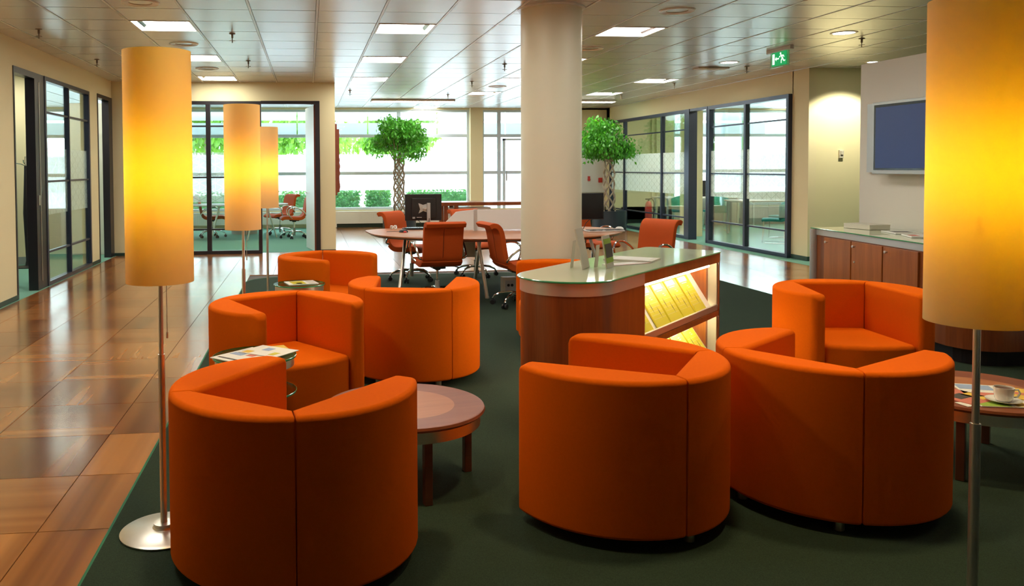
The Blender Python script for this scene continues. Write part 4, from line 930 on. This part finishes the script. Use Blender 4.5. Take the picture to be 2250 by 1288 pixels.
# ------------------------------------------------------------------ right office
def teal_chair(label, swivel=False):
    t = thing('teal_chair', label, 'chair', group='teal visitor chairs')
    raw = [(.24, .43), (.1, .44), (-.1, .43), (-.19, .47), (-.24, .58), (-.26, .72), (-.27, .80)]
    q = MB(); P = []
    for i in range(len(raw)-1):
        for s in range(3): P.append(tuple(Vector(raw[i]).lerp(Vector(raw[i+1]), s/3)))
    P.append(raw[-1])
    MB().ribbon(P[:9], -.23, .23, .05).build('seat', 'teal', t, bevel=.018, seg=3)
    b = MB(); N = 14
    for i in range(N+1):
        a = math.radians(200+140*i/N); R_ = .27
        for z, rr in ((.44, .95), (.62, 1.0), (.80-.10*abs(i-N/2)/(N/2)**1, 1.02)): b.b.verts.new((R_*rr*math.cos(a), R_*rr*math.sin(a)*.95+.02, z))
    b.b.verts.ensure_lookup_table()
    for i in range(N):
        for j in range(2): b.b.faces.new([b.b.verts[k] for k in (3*i+j, 3*(i+1)+j, 3*(i+1)+j+1, 3*i+j+1)])
    o = b.build('backrest', 'teal', t, smooth=True); sd = o.modifiers.new('shell', 'SOLIDIFY'); sd.thickness = .035
    for s in (-1, 1): MB().tube([(s*.22, .2, .42), (s*.23, .22, .02), (s*.23, .18, .012), (s*.23, -.2, .012), (s*.22, -.22, .03), (s*.21, -.18, .42)], .011, 8).build('leg', 'chrome', t, smooth=True)
    return t
tc = teal_chair('teal chair seen through the open doorway of the right office'); tc.location = (8.95, 17.2, .003); tc.rotation_euler = (0, 0, head(.2, 1))
for x, y, d, l in [(8.35, 17.55, (.6, 1), 'teal chair half hidden by the dark door frame of the right office'), (8.6, 14.3, (-.8, .5), 'teal chair behind the frosted glass, nearer of the two on the right'), (9.3, 15.1, (-1, -.1), 'teal chair behind the frosted glass, farther of the two on the right')]:
    dup(tc, (x, y, .003), head(*d), l)
def office_table(label, x, y, L, W, z=.72):
    t = thing('office_table', label, 'table', (x, y, .003)); MB().box(-L/2, L/2, -W/2, W/2, z-.03, z).build('tabletop', 'paper', t, bevel=.004)
    for a in (-1, 1):
        for b in (-1, 1): MB().box(a*(L/2-.06)-.02, a*(L/2-.06)+.02, b*(W/2-.06)-.02, b*(W/2-.06)+.02, 0, z-.03).build('leg', 'alu', t)
    return t
office_table('white office table behind the doorway of the right office', 9.2, 18.3, 2.2, .8)
office_table('white office table behind the frosted glass of the right office', 9.6, 16.2, 1.6, .8)
tag(MB().box(9.05, 9.45, 18.3, 18.34, .78, 1.10).box(9.2, 9.3, 18.3, 18.4, .723, .78).build('computer_screen', 'plastic', bevel=.005), 'dark screen on the table behind the doorway of the right office', 'monitor')
struct(MB().box(7.57, 8.0, 15.95, 16.07, 0, 2.75).build('wall_office_pier', 'cream'))
t = thing('heating_pipes', 'pair of cream heating pipes running up the far wall of the right office', 'pipes', (8.62, 19.86, 0))
for s in (0, .12): MB().tube([(s, 0, .1), (s, 0, 2.88)], .022, 10).build('pipe', 'cream', t, smooth=True)
t = thing('office_cabinet', 'grey office cabinet under the window of the right office', 'cabinet', (10.6, 19.3, .003)); MB().box(-1.2, 1.2, -.3, .3, 0, .78).build('body', 'grey', t, bevel=.005)
for k in range(4): MB().box(-1.18+.6*k, -.62+.6*k, -.312, -.3, .03, .75).build('door', 'grey', t)
t = thing('dark_cabinet', 'dark shelving cabinet behind the glass next to the cream corner', 'cabinet', (9.7, 13.2, .003)); MB().box(-.25, .25, -.5, .5, 0, .75).build('body', 'pot', t)
# a few trays and files on the glass office sill
# ------------------------------------------------------------------ outdoors
struct(MB().box(-40, 40, YB+.25, 60, -.25, -.12).build('ground_outside', 'pave'))
def hedge(name, x0, x1, y, z1, label, seed, m_='hedge', n=2600, d=.35):
    t = thing(name, label, 'hedge', ((x0+x1)/2, y, -.12)); L = (x1-x0)/2; rnd = random.Random(seed); q = MB(); V = q.b.verts
    for i in range(n):
        p = Vector((rnd.uniform(-L, L), rnd.uniform(-d, d), rnd.uniform(0, z1+.12))); s = rnd.uniform(.05, .10)
        a = Vector((rnd.gauss(0, 1), rnd.gauss(0, 1), rnd.gauss(0, 1))).normalized(); b = a.cross(Vector((rnd.gauss(0, 1), rnd.gauss(0, 1), .3))).normalized()
        q.b.faces.new([V.new(p), V.new(p+a*s*.5+b*s*.3), V.new(p+a*s), V.new(p+a*s*.5-b*s*.3)])
    o = q.build('leaves', m_, t); o['kind'] = 'stuff'
    MB().box(-L+.05, L-.05, -d*.6, d*.6, 0, z1).build('twigs', 'hedge', t)
hedge('clipped_hedge', .3, 1.45, 23.2, .86, 'clipped green hedge outside, left section seen below the frosted band', 1)
hedge('clipped_hedge', 1.62, 2.3, 23.2, .86, 'clipped green hedge outside, section just left of the braided trunk', 2)
hedge('clipped_hedge', 2.75, 4.6, 23.2, .86, 'clipped green hedge outside behind the rear monitor', 3)
hedge('clipped_hedge', -1.3, .1, 23.2, .80, 'clipped green hedge outside the meeting room window', 4)
hedge('clipped_hedge', -4.2, -1.6, 23.2, .80, 'clipped green hedge outside the meeting room, behind the tall lamps', 9)
def tree_out(x, y, rx, z, rz, label, seed, m_='leaf2', n=3000):
    t = thing('garden_tree', label, 'tree', (x, y, -.12)); MB().tube([(0, 0, 0), (.1, 0, z*.5), (0, .1, z)], [.14, .10, .06], 8).build('trunk', 'bark', t)
    q = leafcloud(n, 0, z+.12, rx, rz, .34, seed=seed).build('crown', m_, t); q['kind'] = 'stuff'
tree_out(-3.8, 31, 2.4, 3.0, 1.6, 'green garden tree outside, seen between the two tall lamps and the black frame', 11)
tree_out(.1, 35.5, 2.5, 3.0, 1.5, 'green garden tree outside, seen over the frosted band beside the open door', 12)
tree_out(3.4, 31, 1.7, 2.9, 1.3, 'pale green garden tree outside left of the braided potted tree', 13)
t = thing('white_fence', 'white screen fence outside beyond the hedge', 'fence', (0, 27, -.12))
for k in range(14): MB().box(-12+k*2.0, -10.04+k*2.0, -.02, .02, 0, 2.0).build('fence_panel', 'wfence', t)
# awning slats over the upper window zone
t = thing('outdoor_awning', 'pale blue sun awning slats outside the upper windows', 'awning', (0, YB+.55, 2.2))
for k in range(12):
    x0 = -9+k*1.75
    if 5.8 < x0 < 7.6: continue
    for z, dz in ((.42, .28), (.06, .30)): MB().box(x0, x0+1.72, 0, .02, z, z+dz, RX(0)).build('slat', 'awning', t)
